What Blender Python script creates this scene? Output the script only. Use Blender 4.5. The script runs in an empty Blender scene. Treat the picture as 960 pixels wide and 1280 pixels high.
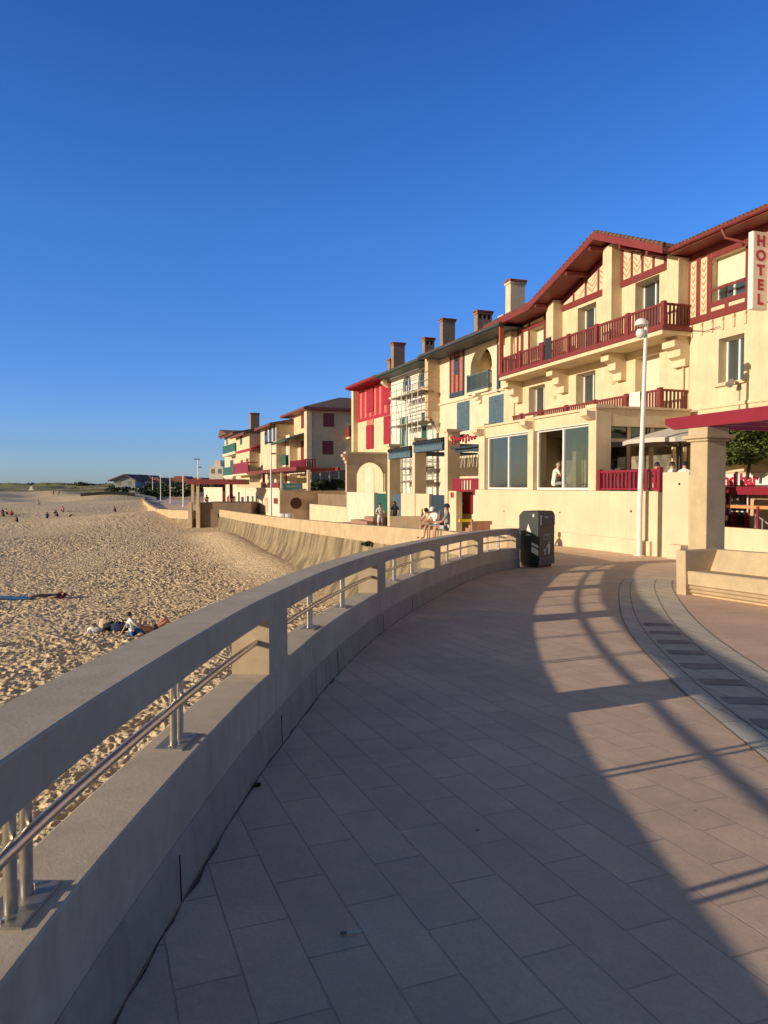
import bpy, bmesh, math, random
import numpy as np
from mathutils import Vector, Matrix
random.seed(7); rng = np.random.default_rng(7)
PI = math.pi
S = bpy.context.scene
COL = S.collection
F = 925.0; TH = math.atan(32/925); EYE = 1.75

# ------------------------------------------------------------------ camera maths
def ray(px, py):
    a = (px-480)/F; b = (640-py)/F
    return Vector((a, math.cos(TH)+b*math.sin(TH), -math.sin(TH)+b*math.cos(TH)))
def at_z(px, py, z):
    d = ray(px, py); t = (z-EYE)/d.z
    return Vector((d.x*t, d.y*t, z))
def at_y(px, py, Y):
    d = ray(px, py); t = Y/d.y
    return Vector((d.x*t, Y, EYE+d.z*t))
GY = [-20, 4.9, 11.2, 19, 24.6, 30, 35, 45, 60, 83, 130, 240, 400]
GZ = [.6, 0, -.19, -.39, -.54, -.6, -.74, -.98, -1.2, -1.5, -1.75, -1.3, -1.2]
def g(y): return float(np.interp(y, GY, GZ))
def at_g(px, py):
    Y = 10.
    for _ in range(60):
        p = at_z(px, py, g(Y)); Y = .5*Y+.5*p.y
    return at_z(px, py, g(Y))

class Frame:
    def __init__(s, P, d):
        s.P = Vector((P[0], P[1], 0)); s.ud = Vector((d[0], d[1], 0)).normalized()
        s.wd = Vector((-s.ud.y, s.ud.x, 0))      # outward (towards the sea)
        s.rot = math.atan2(s.ud.y, s.ud.x)
    def pt(s, u, w, z=0): return s.P+s.ud*u+s.wd*w+Vector((0, 0, z))
    def hit(s, px, py, w=0):
        d = ray(px, py); o = Vector((0, 0, EYE)); q = s.P+s.wd*w
        t = (q-o).dot(s.wd)/d.dot(s.wd); h = o+d*t
        return (h-s.P).dot(s.ud), h.z
    def u(s, px, py=560, w=0): return s.hit(px, py, w)[0]
    def z(s, px, py, w=0): return s.hit(px, py, w)[1]
    def hitu(s, px, py, u):                      # plane of constant u -> (w, z)
        d = ray(px, py); o = Vector((0, 0, EYE)); q = s.P+s.ud*u
        t = (q-o).dot(s.ud)/d.dot(s.ud); h = o+d*t
        return (h-s.P).dot(s.wd), h.z
W0 = Frame((0, 0), (1, 0))                       # world frame: u = X, w = Y

# ------------------------------------------------------------------ materials
def nodes(name):
    m = bpy.data.materials.new(name); m.use_nodes = True
    nt = m.node_tree; b = nt.nodes['Principled BSDF']
    return m, nt, b
def N(nt, t, **k):
    n = nt.nodes.new(t)
    for a, v in k.items():
        if a[0] == '_': setattr(n, a[1:], v)
        else: n.inputs[a.replace('__', ' ')].default_value = v
    return n
def coords(nt, scale=(1, 1, 1), rotz=0, kind='pos'):
    if kind == 'pos':
        c = N(nt, 'ShaderNodeNewGeometry').outputs['Position']
    else: c = N(nt, 'ShaderNodeTexCoord').outputs['Object']
    mp = N(nt, 'ShaderNodeMapping'); mp.inputs['Scale'].default_value = scale
    mp.inputs['Rotation'].default_value = (0, 0, rotz)
    nt.links.new(c, mp.inputs['Vector']); return mp.outputs[0]
def mix(nt, fac, a, b, mode='MIX'):
    n = nt.nodes.new('ShaderNodeMix'); n.data_type = 'RGBA'; n.blend_type = mode
    for s, v in ((0, fac), (6, a), (7, b)):
        if isinstance(v, (int, float)): n.inputs[s].default_value = v
        elif isinstance(v, tuple): n.inputs[s].default_value = (*v, 1) if len(v) == 3 else v
        else: nt.links.new(v, n.inputs[s])
    return n.outputs[2]
def ramp(nt, fac, p0, p1, c0=(0, 0, 0), c1=(1, 1, 1)):
    r = nt.nodes.new('ShaderNodeValToRGB'); e = r.color_ramp.elements
    e[0].position = p0; e[1].position = p1; e[0].color = (*c0, 1); e[1].color = (*c1, 1)
    nt.links.new(fac, r.inputs[0]); return r.outputs[0]
def noise(nt, vec, scale, detail=5, rough=.6):
    n = N(nt, 'ShaderNodeTexNoise', Scale=scale, Detail=detail, Roughness=rough)
    nt.links.new(vec, n.inputs['Vector']); return n.outputs[0]
def bump(nt, b, h, strength=.3, dist=.02):
    n = N(nt, 'ShaderNodeBump', Strength=strength, Distance=dist)
    nt.links.new(h, n.inputs['Height']); nt.links.new(n.outputs[0], b.inputs['Normal'])
_M = {}
def M(name, col, rough=.75, var=.12, scale=3, bs=.15, bd=.01, metal=0, streak=0, fine=60):
    if name in _M: return _M[name]
    m, nt, b = nodes(name)
    v = coords(nt); n1 = noise(nt, v, scale)
    dark = tuple(c*(1-var*2.2) for c in col); lite = tuple(min(1, c*(1+var)) for c in col)
    c = mix(nt, ramp(nt, n1, .3, .7), dark, lite)
    if streak:
        vs = coords(nt, (2.5, 2.5, .22)); n2 = noise(nt, vs, 2.2, 4)
        c = mix(nt, ramp(nt, n2, .5, .8, (0, 0, 0), (streak,)*3), c, tuple(x*.45 for x in col))
    nt.links.new(c, b.inputs['Base Color'])
    b.inputs['Roughness'].default_value = rough; b.inputs['Metallic'].default_value = metal
    if bs: bump(nt, b, noise(nt, v, fine, 3), bs, bd)
    _M[name] = m; return m
YEL = M('yellow render', (.71, .57, .375), .85, .07, 1.3, .25, .008, streak=.3)
YEL2 = M('pale yellow render', (.70, .555, .375), .85, .06, .9, .25, .008, streak=.22)
OCH = M('ochre render', (.68, .53, .32), .85, .07, 1.1, .2, .006, streak=.14)
CRE = M('cream render', (.72, .61, .45), .85, .06, 1.2, .2, .006, streak=.16)
WHI = M('white render', (.72, .62, .48), .85, .05, 1.2, .2, .006, streak=.1)
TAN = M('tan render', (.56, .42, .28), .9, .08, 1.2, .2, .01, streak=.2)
RED = M('dark red paint', (.215, .034, .032), .5, .12, 5, .1, .004)
RED2 = M('bright red paint', (.42, .020, .034), .5, .1, 5, .1, .004)
REDO = M('orange red paint', (.55, .13, .07), .6, .12, 5, .1, .004)
PINK = M('faded pink paint', (.60, .16, .14), .7, .14, 5, .1, .004)
BRW = M('chevron brown paint', (.42, .25, .09), .8, .15, 8, 0)
BLU = M('grey blue paint', (.085, .15, .205), .6, .12, 4, .1, .004)
BLD = M('dark blue paint', (.03, .06, .10), .6, .1, 4, .1, .004)
GRN = M('dark green paint', (.02, .12, .10), .6, .1, 4, .1, .004)
EAV = M('dark green eave paint', (.045, .085, .075), .6, .1, 4, .1, .004)
PVC = M('white window plastic', (.78, .77, .73), .35, .03, 5, 0)
BLIND = M('cream roller blind', (.72, .66, .50), .5, .03, 5, 0)
TILE = M('terracotta tile', (.30, .11, .06), .85, .25, 6, .4, .02)
TILED = M('weathered brown tile', (.17, .095, .07), .9, .25, 6, .4, .02)
BRK = M('brown chimney render', (.32, .21, .14), .9, .15, 5, .4, .01, streak=.3)
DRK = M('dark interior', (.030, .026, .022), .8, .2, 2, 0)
STL = M('brushed steel', (.62, .58, .50), .36, .08, 30, .1, .001, metal=1)
GALV = M('galvanised tube', (.42, .40, .37), .5, .1, 9, 0, metal=.6)
POLE = M('cream lamp paint', (.78, .76, .70), .45, .04, 5, 0)
WOODP = M('scaffold plank', (.30, .23, .15), .9, .2, 5, .2)
BLK = M('black plastic', (.010, .012, .013), .35, .15, 6, .1, .002)
CHAR = M('charcoal painted metal', (.028, .034, .036), .45, .12, 6, .1, .002)
GRYP = M('grey plastic', (.10, .095, .09), .5, .1, 6, 0)
WPAINT = M('white marking', (.62, .62, .60), .6, .05, 5, 0)
STEP = M('terracotta steps', (.38, .215, .15), .9, .12, 3, .2)
LTR = M('red letters', (.42, .015, .05), .5, .05, 5, 0)
SIGNW = M('white sign face', (.76, .72, .66), .4, .03, 5, 0)
FAB = M('umbrella fabric', (.56, .52, .46), .9, .05, 5, .1)
TOWEL = M('white towel cloth', (.78, .72, .66), .95, .04, 5, .3)
TEAL = M('teal banner', (.10, .30, .31), .7, .2, 3, 0)
ORG = M('orange rail paint', (.62, .27, .10), .6, .1, 5, 0)
CRIM = M('crimson paint', (.25, .014, .034), .45, .06, 3, .1, .003)
SKIN = M('skin', (.50, .27, .18), .55, .06, 9, 0)
SKINP = M('sunburnt skin', (.62, .29, .20), .5, .06, 9, 0)
HAIR = M('dark hair', (.025, .016, .012), .6, .2, 20, .3)
HAIRG = M('grey hair', (.36, .31, .26), .6, .2, 20, .3)
CWHT = M('white cotton', (.74, .72, .68), .9, .04, 9, .3)
CBLK = M('black cotton', (.015, .015, .018), .9, .1, 9, .3)
CGRY = M('grey striped cotton', (.30, .29, .29), .9, .15, 30, .3)
CBEI = M('beige cotton', (.55, .44, .32), .9, .08, 9, .3)
CBLU = M('blue cotton', (.03, .16, .42), .9, .08, 9, .3)
CNAV = M('navy cotton', (.02, .03, .09), .9, .08, 9, .3)
CRED = M('red cotton', (.45, .05, .06), .9, .08, 9, .3)
BARK = M('bark', (.10, .07, .045), .95, .2, 9, .6)

def glass(name, tint, refl, rough=.02, see=True):
    m, nt, b = nodes(name); nt.nodes.remove(b)
    out = nt.nodes['Material Output']
    gl = N(nt, 'ShaderNodeBsdfGlossy', Roughness=rough); gl.inputs[0].default_value = (.70, .88, 1, 1)
    v = coords(nt); nn = N(nt, 'ShaderNodeBump', Strength=.12, Distance=.03)
    nt.links.new(noise(nt, v, 1.6, 3), nn.inputs['Height']); nt.links.new(nn.outputs[0], gl.inputs['Normal'])
    if see: tr = N(nt, 'ShaderNodeBsdfTransparent')
    else: tr = N(nt, 'ShaderNodeBsdfDiffuse')
    tr.inputs[0].default_value = (*tint, 1)
    mx = nt.nodes.new('ShaderNodeMixShader'); mx.inputs[0].default_value = refl
    nt.links.new(tr.outputs[0], mx.inputs[1]); nt.links.new(gl.outputs[0], mx.inputs[2])
    nt.links.new(mx.outputs[0], out.inputs[0]); return m
GLA = glass('dark window glass', (.03, .035, .045), .36, see=False)
GLB = glass('clear window glass', (.84, .93, .95), .42, see=True)
GLS = glass('side window glass', (.35, .38, .38), .10, see=True)

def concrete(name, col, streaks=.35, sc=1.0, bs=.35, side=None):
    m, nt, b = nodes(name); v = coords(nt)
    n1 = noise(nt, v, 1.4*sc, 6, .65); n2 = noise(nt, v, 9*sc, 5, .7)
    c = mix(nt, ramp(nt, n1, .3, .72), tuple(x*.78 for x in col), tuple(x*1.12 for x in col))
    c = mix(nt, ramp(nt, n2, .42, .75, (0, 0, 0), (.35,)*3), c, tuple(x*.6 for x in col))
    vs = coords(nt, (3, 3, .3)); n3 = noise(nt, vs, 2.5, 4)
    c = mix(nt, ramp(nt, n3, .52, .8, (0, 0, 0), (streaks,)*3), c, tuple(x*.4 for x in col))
    if side:                                     # shade put into the colour: upright faces darker and browner, tops left pale
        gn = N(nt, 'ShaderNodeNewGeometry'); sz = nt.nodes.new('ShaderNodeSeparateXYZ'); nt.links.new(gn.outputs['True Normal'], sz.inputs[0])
        side_shade = mix(nt, ramp(nt, noise(nt, v, .9, 5), .35, .65, (.75,)*3, (1, 1, 1)), side, tuple(min(1, x*1.25) for x in side))
        c = mix(nt, 1.0, c, mix(nt, ramp(nt, sz.outputs[2], .2, .8), side_shade, (1, 1, 1)), 'MULTIPLY')
    nt.links.new(c, b.inputs['Base Color']); b.inputs['Roughness'].default_value = .88
    vo = N(nt, 'ShaderNodeTexVoronoi', Scale=38*sc); nt.links.new(v, vo.inputs['Vector'])
    pit = ramp(nt, vo.outputs['Distance'], .03, .12)
    pm_ = mix(nt, ramp(nt, n2, .5, .62), (0, 0, 0), ramp(nt, vo.outputs['Distance'], .05, .13, (.75,)*3, (0, 0, 0)))
    c = mix(nt, pm_, c, tuple(x*.3 for x in col))
    h = mix(nt, .5, noise(nt, v, 70, 4, .7), mix(nt, ramp(nt, n2, .55, .6), (1, 1, 1), pit))
    bump(nt, b, h, bs, .006); return m
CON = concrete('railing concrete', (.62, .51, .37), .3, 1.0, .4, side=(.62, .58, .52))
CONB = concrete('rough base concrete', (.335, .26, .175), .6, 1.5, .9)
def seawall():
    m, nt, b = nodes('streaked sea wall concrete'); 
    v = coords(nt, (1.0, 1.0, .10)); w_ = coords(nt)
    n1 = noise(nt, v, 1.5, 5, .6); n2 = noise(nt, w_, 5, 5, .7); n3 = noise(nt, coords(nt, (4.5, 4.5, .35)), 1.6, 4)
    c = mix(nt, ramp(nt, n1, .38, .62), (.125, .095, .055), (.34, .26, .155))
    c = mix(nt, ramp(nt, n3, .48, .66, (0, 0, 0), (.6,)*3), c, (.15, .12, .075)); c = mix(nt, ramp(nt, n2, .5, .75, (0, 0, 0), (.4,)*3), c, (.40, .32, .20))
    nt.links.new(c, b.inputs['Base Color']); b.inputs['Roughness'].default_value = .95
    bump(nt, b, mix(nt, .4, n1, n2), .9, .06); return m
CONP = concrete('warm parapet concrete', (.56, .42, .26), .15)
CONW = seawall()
CONT = concrete('tan cast concrete', (.56, .43, .27), .12)
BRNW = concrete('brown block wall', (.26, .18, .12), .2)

def tilemat(name, c1, c2, rotz, bw, rh, mort=.006, mc=(.52, .37, .27), off=.5, sx=0, sy=0):
    m, nt, b = nodes(name)
    geo = N(nt, 'ShaderNodeNewGeometry').outputs['Position']
    mp = N(nt, 'ShaderNodeMapping'); mp.inputs['Rotation'].default_value = (0, 0, rotz)
    mp.inputs['Location'].default_value = (sx, sy, 0)
    nt.links.new(geo, mp.inputs['Vector'])
    wob = N(nt, 'ShaderNodeVectorMath', _operation='MULTIPLY_ADD')
    nz = N(nt, 'ShaderNodeTexNoise', Scale=9, Detail=3); nt.links.new(geo, nz.inputs['Vector'])
    nt.links.new(nz.outputs['Color'], wob.inputs[0]); wob.inputs[1].default_value = (.007, .007, 0)
    nt.links.new(mp.outputs[0], wob.inputs[2])
    br = N(nt, 'ShaderNodeTexBrick', Scale=1)
    br.inputs['Brick Width'].default_value = bw; br.inputs['Row Height'].default_value = rh
    br.inputs['Mortar Size'].default_value = mort; br.inputs['Mortar Smooth'].default_value = .3
    br.inputs['Color1'].default_value = (*c1, 1); br.inputs['Color2'].default_value = (*c2, 1)
    br.inputs['Mortar'].default_value = (*mc, 1); br.inputs['Bias'].default_value = 0
    br.offset = off
    nt.links.new(wob.outputs[0], br.inputs['Vector'])
    n1 = noise(nt, geo, .8, 6, .65); n2 = noise(nt, geo, 7, 6, .7); n3 = noise(nt, geo, 60, 3, .7)
    c = mix(nt, ramp(nt, n1, .38, .66, (0, 0, 0), (.6,)*3), br.outputs['Color'], tuple(x*.66 for x in c2))
    c = mix(nt, ramp(nt, n2, .45, .8, (0, 0, 0), (.4,)*3), c, tuple(x*1.25 for x in c1))
    c = mix(nt, ramp(nt, n3, .35, .6, (.25,)*3, (0, 0, 0)), c, tuple(x*.5 for x in c1))
    vo = N(nt, 'ShaderNodeTexVoronoi', Scale=1.6); nt.links.new(geo, vo.inputs['Vector'])   # chewing gum spots
    c = mix(nt, ramp(nt, vo.outputs['Distance'], .018, .03, (.8,)*3, (0, 0, 0)), c, (.045, .035, .035))
    nt.links.new(c, b.inputs['Base Color']); b.inputs['Roughness'].default_value = .72
    nt.links.new(ramp(nt, n2, .3, .7, (.5,)*3, (.85,)*3), b.inputs['Roughness'])
    inv = ramp(nt, br.outputs['Fac'], 0, 1, (1, 1, 1), (0, 0, 0))
    h = mix(nt, .25, inv, n2); bump(nt, b, mix(nt, .12, h, n3), .8, .01); return m
PAV = tilemat('brown paving slabs', (.90, .63, .415), (.76, .53, .36), -math.radians(111.7), .56, .235, .005)
PAV2 = tilemat('large pink slabs', (.84, .57, .41), (.78, .53, .39), -math.radians(20), 1.1, 1.1, .006, off=.35)
BANDL = tilemat('grey border slabs', (.76, .66, .50), (.68, .59, .45), -math.radians(100), .62, .33, .006, mc=(.12, .1, .08))
BANDD = M('dark brown inset slab', (.38, .29, .25), .75, .15, 4, .2)

def sandmat():
    m, nt, b = nodes('beach sand'); v = coords(nt)
    n1 = noise(nt, v, .25, 5); n2 = noise(nt, v, 3.1, 4)
    c = mix(nt, ramp(nt, n1, .3, .7), (.78, .575, .35), (.90, .68, .43))
    c = mix(nt, ramp(nt, n2, .35, .7, (.5,)*3, (0, 0, 0)), c, (.52, .37, .205))
    # dune grass where the ground is far and raised
    at = N(nt, 'ShaderNodeAttribute', _attribute_name='grass')
    n4 = noise(nt, v, .09, 8, .75)
    mm = N(nt, 'ShaderNodeMath', _operation='MULTIPLY'); nt.links.new(at.outputs['Fac'], mm.inputs[0])
    nt.links.new(ramp(nt, n4, .36, .46), mm.inputs[1])
    gc = mix(nt, ramp(nt, noise(nt, v, .35, 5), .35, .65), (.14, .145, .055), (.26, .225, .10))
    c = mix(nt, mm.outputs[0], c, gc)
    nt.links.new(c, b.inputs['Base Color']); b.inputs['Roughness'].default_value = .95
    h = mix(nt, .35, noise(nt, v, 2.6, 3, .55), noise(nt, v, 9, 3))
    bump(nt, b, h, 1.0, .16); return m
SAND = sandmat()
def leafmat(name, a, bcol):
    m, nt, b = nodes(name); v = coords(nt)
    n = noise(nt, v, 2.5, 4); n2 = noise(nt, v, 30, 2)
    c = mix(nt, ramp(nt, n, .35, .65), a, bcol)
    c = mix(nt, ramp(nt, n2, .3, .7, (.35,)*3, (0,)*3), c, tuple(x*.5 for x in a))
    nt.links.new(c, b.inputs['Base Color']); b.inputs['Roughness'].default_value = .55
    return m
LEAF = leafmat('leaf green', (.045, .085, .018), (.13, .17, .03))
LEAFD = leafmat('dark leaf green', (.018, .035, .014), (.045, .06, .022))

# ------------------------------------------------------------------ mesh builder
OFF = {}
def root_of(o):
    while o.parent: o = o.parent
    return o
class MB:
    def __init__(s): s.v = []; s.f = []
    def quad(s, *p):
        n = len(s.v); s.v += [tuple(q) for q in p]; s.f.append(tuple(range(n, n+len(p)))); return s
    def box(s, a0, a1, b0, b1, c0, c1):
        if a1 < a0: a0, a1 = a1, a0
        if b1 < b0: b0, b1 = b1, b0
        if c1 < c0: c0, c1 = c1, c0
        n = len(s.v)
        s.v += [(a0, b0, c0), (a1, b0, c0), (a1, b1, c0), (a0, b1, c0), (a0, b0, c1), (a1, b0, c1), (a1, b1, c1), (a0, b1, c1)]
        s.f += [tuple(n+i for i in q) for q in ((3, 2, 1, 0), (4, 5, 6, 7), (0, 1, 5, 4), (1, 2, 6, 5), (2, 3, 7, 6), (3, 0, 4, 7))]
        return s
    def prism(s, poly, b0, b1, axis='w'):
        """poly of (u,z) extruded along w, or (w,z) extruded along u, or (u,w) along z"""
        k = len(poly); n = len(s.v)
        def mk(p, t): return {'w': (p[0], t, p[1]), 'u': (t, p[0], p[1]), 'z': (p[0], p[1], t)}[axis]
        s.v += [mk(p, b0) for p in poly]+[mk(p, b1) for p in poly]
        s.f.append(tuple(n+i for i in range(k))); s.f.append(tuple(n+k+i for i in reversed(range(k))))
        for i in range(k):
            j = (i+1) % k; s.f.append((n+j, n+i, n+k+i, n+k+j))
        return s
    def tube(s, p0, p1, r, r1=None, k=10, cap=True):
        r1 = r if r1 is None else r1
        p0 = Vector(p0); p1 = Vector(p1); d = (p1-p0)
        if d.length < 1e-6: return s
        d.normalize(); a = d.orthogonal().normalized(); b = d.cross(a); n = len(s.v)
        for p, rr in ((p0, r), (p1, r1)):
            for i in range(k):
                t = 2*PI*i/k; s.v.append(tuple(p+a*math.cos(t)*rr+b*math.sin(t)*rr))
        for i in range(k):
            j = (i+1) % k; s.f.append((n+i, n+j, n+k+j, n+k+i))
        if cap: s.f.append(tuple(n+i for i in reversed(range(k)))); s.f.append(tuple(n+k+i for i in range(k)))
        return s
    def path(s, pts, r, k=10):
        pts = [Vector(p) for p in pts]; n = len(s.v); m = len(pts)
        for i, p in enumerate(pts):
            d = (pts[min(i+1, m-1)]-pts[max(i-1, 0)]).normalized()
            a = d.cross(Vector((0, 0, 1)));
            if a.length < .01: a = Vector((1, 0, 0))
            a.normalize(); b = d.cross(a)
            rr = r[i] if isinstance(r, (list, tuple)) else r
            for q in range(k):
                t = 2*PI*q/k; s.v.append(tuple(p+a*math.cos(t)*rr+b*math.sin(t)*rr))
        for i in range(m-1):
            for q in range(k):
                j = (q+1) % k; s.f.append((n+i*k+q, n+i*k+j, n+(i+1)*k+j, n+(i+1)*k+q))
        s.f.append(tuple(n+i for i in range(k))); s.f.append(tuple(n+(m-1)*k+i for i in range(k)))
        return s
    def lathe(s, c, prof, k=20):
        c = Vector(c); n = len(s.v)
        for r, z in prof:
            for i in range(k):
                t = 2*PI*i/k; s.v.append((c.x+r*math.cos(t), c.y+r*math.sin(t), c.z+z))
        for q in range(len(prof)-1):
            for i in range(k):
                j = (i+1) % k; s.f.append((n+q*k+i, n+q*k+j, n+(q+1)*k+j, n+(q+1)*k+i))
        return s
    def grid(s, P):      # P[i][j] points
        n = len(s.v); a = len(P); b = len(P[0])
        for r in P: s.v += [tuple(q) for q in r]
        for i in range(a-1):
            for j in range(b-1):
                s.f.append((n+i*b+j, n+(i+1)*b+j, n+(i+1)*b+j+1, n+i*b+j+1))
        return s
    def build(s, name, mat, parent=None, bevel=0, smooth=False, fix=True):
        off = OFF.get(root_of(parent).name, Vector((0, 0, 0))) if parent else Vector((0, 0, 0))
        me = bpy.data.meshes.new(name)
        me.from_pydata([tuple(Vector(q)-off) for q in s.v], [], s.f)
        if fix:
            bm = bmesh.new(); bm.from_mesh(me); bmesh.ops.recalc_face_normals(bm, faces=bm.faces); bm.to_mesh(me); bm.free()
        me.materials.append(mat)
        if smooth:
            me.polygons.foreach_set('use_smooth', [True]*len(me.polygons))
        o = bpy.data.objects.new(name, me); COL.objects.link(o)
        if parent: o.parent = parent
        if bevel:
            b = o.modifiers.new('bevel', 'BEVEL'); b.width = bevel; b.segments = 2; b.limit_method = 'ANGLE'
        if smooth:
            me.set_sharp_from_angle(angle=math.radians(40))
        return o
def tag(o, label=None, cat=None, group=None, kind=None):
    if label: o['label'] = label
    if cat: o['category'] = cat
    if group: o['group'] = group
    if kind: o['kind'] = kind
    return o
def thing(name, label, cat, fr=W0, u=0, w=0, z=0, group=None):
    o = bpy.data.objects.new(name, None); COL.objects.link(o)
    p = fr.pt(u, w, z) if fr is not W0 else Vector((u, w, z))
    o.location = p; o.rotation_euler = (0, 0, fr.rot if fr is not W0 else 0)
    o.empty_display_size = .3
    OFF[o.name] = Vector((u, w, z)); return tag(o, label, cat, group)
def solo(mb, name, mat, label, cat, org, fr=W0, group=None, **k):
    """a thing that is one mesh, origin moved to its base"""
    org = Vector(org); mb.v = [tuple(Vector(q)-org) for q in mb.v]
    o = mb.build(name, mat, None, **k)
    o.location = fr.pt(*org) if fr is not W0 else org
    if fr is not W0: o.rotation_euler = (0, 0, fr.rot)
    return tag(o, label, cat, group)
def copy_tree(o, parent=None):
    c = o.copy(); COL.objects.link(c); c.parent = parent
    for ch in list(o.children): copy_tree(ch, c)
    return c
def text(s, name, mat, parent, size, ext=.01, bold=.01, loc=(0, 0, 0), rot=(0, 0, 0), align='CENTER', shear=0, sx=1):
    cu = bpy.data.curves.new('t', 'FONT'); cu.body = s; cu.size = size; cu.extrude = ext; cu.offset = bold
    cu.align_x = align; cu.align_y = 'CENTER'; cu.shear = shear
    t = bpy.data.objects.new('t', cu); COL.objects.link(t)
    bpy.context.view_layer.update()
    me = bpy.data.meshes.new_from_object(t.evaluated_get(bpy.context.evaluated_depsgraph_get()))
    bpy.data.objects.remove(t); me.materials.clear(); me.materials.append(mat)
    mt = Matrix.Translation(Vector(loc)-OFF[root_of(parent).name]) @ (Matrix.Rotation(rot[2], 4, 'Z') @ Matrix.Rotation(rot[1], 4, 'Y') @ Matrix.Rotation(rot[0], 4, 'X')) @ Matrix.Diagonal((sx, 1, 1, 1))
    me.transform(mt); me.name = name
    o = bpy.data.objects.new(name, me); COL.objects.link(o); o.parent = parent; return o

# ------------------------------------------------------------------ camera, sun, sky
cam = bpy.data.cameras.new('camera'); co = bpy.data.objects.new('camera', cam); COL.objects.link(co)
co.location = (0, 0, EYE); co.rotation_euler = (PI/2-TH, 0, 0)
cam.sensor_fit = 'VERTICAL'; cam.sensor_height = 36; cam.lens = 36*F/1280; cam.clip_end = 8000; cam.clip_start = .05
S.camera = co
EL = math.radians(13.0); AZ = Vector((.912, .41)).normalized()
sd = Vector((AZ.x*math.cos(EL), AZ.y*math.cos(EL), -math.sin(EL)))
sl = bpy.data.lights.new('sun', 'SUN'); sl.energy = 5.0; sl.angle = math.radians(.55); sl.color = (1, .85, .66)
so = bpy.data.objects.new('sun', sl); COL.objects.link(so); so.rotation_euler = sd.to_track_quat('-Z', 'Y').to_euler()
so.location = (-30, -20, 30)
wd = bpy.data.worlds.new('World'); S.world = wd; wd.use_nodes = True
nt = wd.node_tree; bg = nt.nodes['Background']
sky = nt.nodes.new('ShaderNodeTexSky'); sky.sky_type = 'NISHITA'; sky.sun_disc = False
sky.sun_elevation = EL; sky.sun_rotation = math.atan2(-AZ.x, -AZ.y); sky.altitude = 0
sky.air_density = 1.0; sky.dust_density = .35; sky.ozone_density = 3.0
hs = nt.nodes.new('ShaderNodeHueSaturation'); hs.inputs['Saturation'].default_value = 1.22; hs.inputs['Value'].default_value = 1
nt.links.new(sky.outputs[0], hs.inputs['Color'])
gcn = nt.nodes.new('ShaderNodeTexCoord'); sx = nt.nodes.new('ShaderNodeSeparateXYZ'); nt.links.new(gcn.outputs['Generated'], sx.inputs[0])
rp_ = nt.nodes.new('ShaderNodeValToRGB'); el = rp_.color_ramp.elements
SK = [(.014, (.80, 1.08, 1.92)), (.052, (.72, .95, 1.60)), (.168, (.84, 1.03, 1.52)), (.316, (1.03, 1.23, 1.64)), (.443, (1.0, 1.16, 1.58)), (.55, (.92, 1.02, 1.50)), (.66, (.62, .53, .56)), (.85, (.75, .52, .36))]
el[0].position = SK[0][0]; el[0].color = (*[c/2 for c in SK[0][1]], 1); el[1].position = SK[-1][0]; el[1].color = (*[c/2 for c in SK[-1][1]], 1)
for p_, c_ in SK[1:-1]: e_ = el.new(p_); e_.color = (*[c/2 for c in c_], 1)
nt.links.new(sx.outputs[2], rp_.inputs[0])
tint = mix(nt, 1.0, mix(nt, 1.0, hs.outputs[0], rp_.outputs[0], 'MULTIPLY'), (1.9, 1.94, 2.2), 'MULTIPLY')
dt = N(nt, 'ShaderNodeVectorMath', _operation='DOT_PRODUCT'); nt.links.new(gcn.outputs['Generated'], dt.inputs[0]); dt.inputs[1].default_value = (AZ.x, AZ.y, 0)
mr = N(nt, 'ShaderNodeMapRange', _interpolation_type='SMOOTHSTEP'); mr.inputs[1].default_value = -.55; mr.inputs[2].default_value = -.12
nt.links.new(dt.outputs['Value'], mr.inputs[0])
warm = mix(nt, 1.0, sky.outputs[0], (1.0, .74, .43), 'MULTIPLY')          # unseen sun side of the sky, tinted for its effect on the ambient light
tint = mix(nt, mr.outputs[0], warm, tint)
nt.links.new(tint, bg.inputs[0]); bg.inputs[1].default_value = .12
S.view_settings.view_transform = 'Standard'; S.view_settings.look = 'None'; S.view_settings.exposure = 0
S.render.engine = 'CYCLES'

# ------------------------------------------------------------------ the railing curve
CP = [(-.60, -4.2), (-.74, -2), (-.84, .2), (-.88, 1.7), (-.872, 2.6), (-.80, 4.1), (-.70, 5.15), (-.555, 6.55), (-.335, 8.0), (-.04, 9.6), (.36, 11.3), (.86, 13.05), (1.50, 15.1), (2.17, 17.0), (2.85, 18.5), (3.65, 19.75)]
def catmull(P, n=24):
    out = []
    P = [Vector(p) for p in P]; Q = [P[0]*2-P[1]]+P+[P[-1]*2-P[-2]]
    for i in range(1, len(Q)-2):
        for k in range(n):
            t = k/n; a, b, c, d = Q[i-1:i+3]
            out.append(.5*((2*b)+(c-a)*t+(2*a-5*b+4*c-d)*t*t+(3*b-a-3*c+d)*t**3))
    out.append(P[-1]); return out
RC = catmull(CP)
for _ in range(30):
    RC = [RC[0]]+[(RC[i-1]+RC[i]*2+RC[i+1])/4 for i in range(1, len(RC)-1)]+[RC[-1]]
RS = [0.]
for i in range(1, len(RC)): RS.append(RS[-1]+(RC[i]-RC[i-1]).length)
RX = [p.x for p in RC]; RYY = [p.y for p in RC]
def rc(s):
    x = np.interp(s, RS, RX); y = np.interp(s, RS, RYY)
    x2 = np.interp(s+.15, RS, RX); y2 = np.interp(s+.15, RS, RYY); x1 = np.interp(s-.15, RS, RX); y1 = np.interp(s-.15, RS, RYY)
    t = Vector((x2-x1, y2-y1)).normalized()
    return Vector((x, y)), t, Vector((-t.y, t.x))      # point, tangent, outward (sea side)
def s_of_y(y): return float(np.interp(y, RYY, RS))
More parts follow.
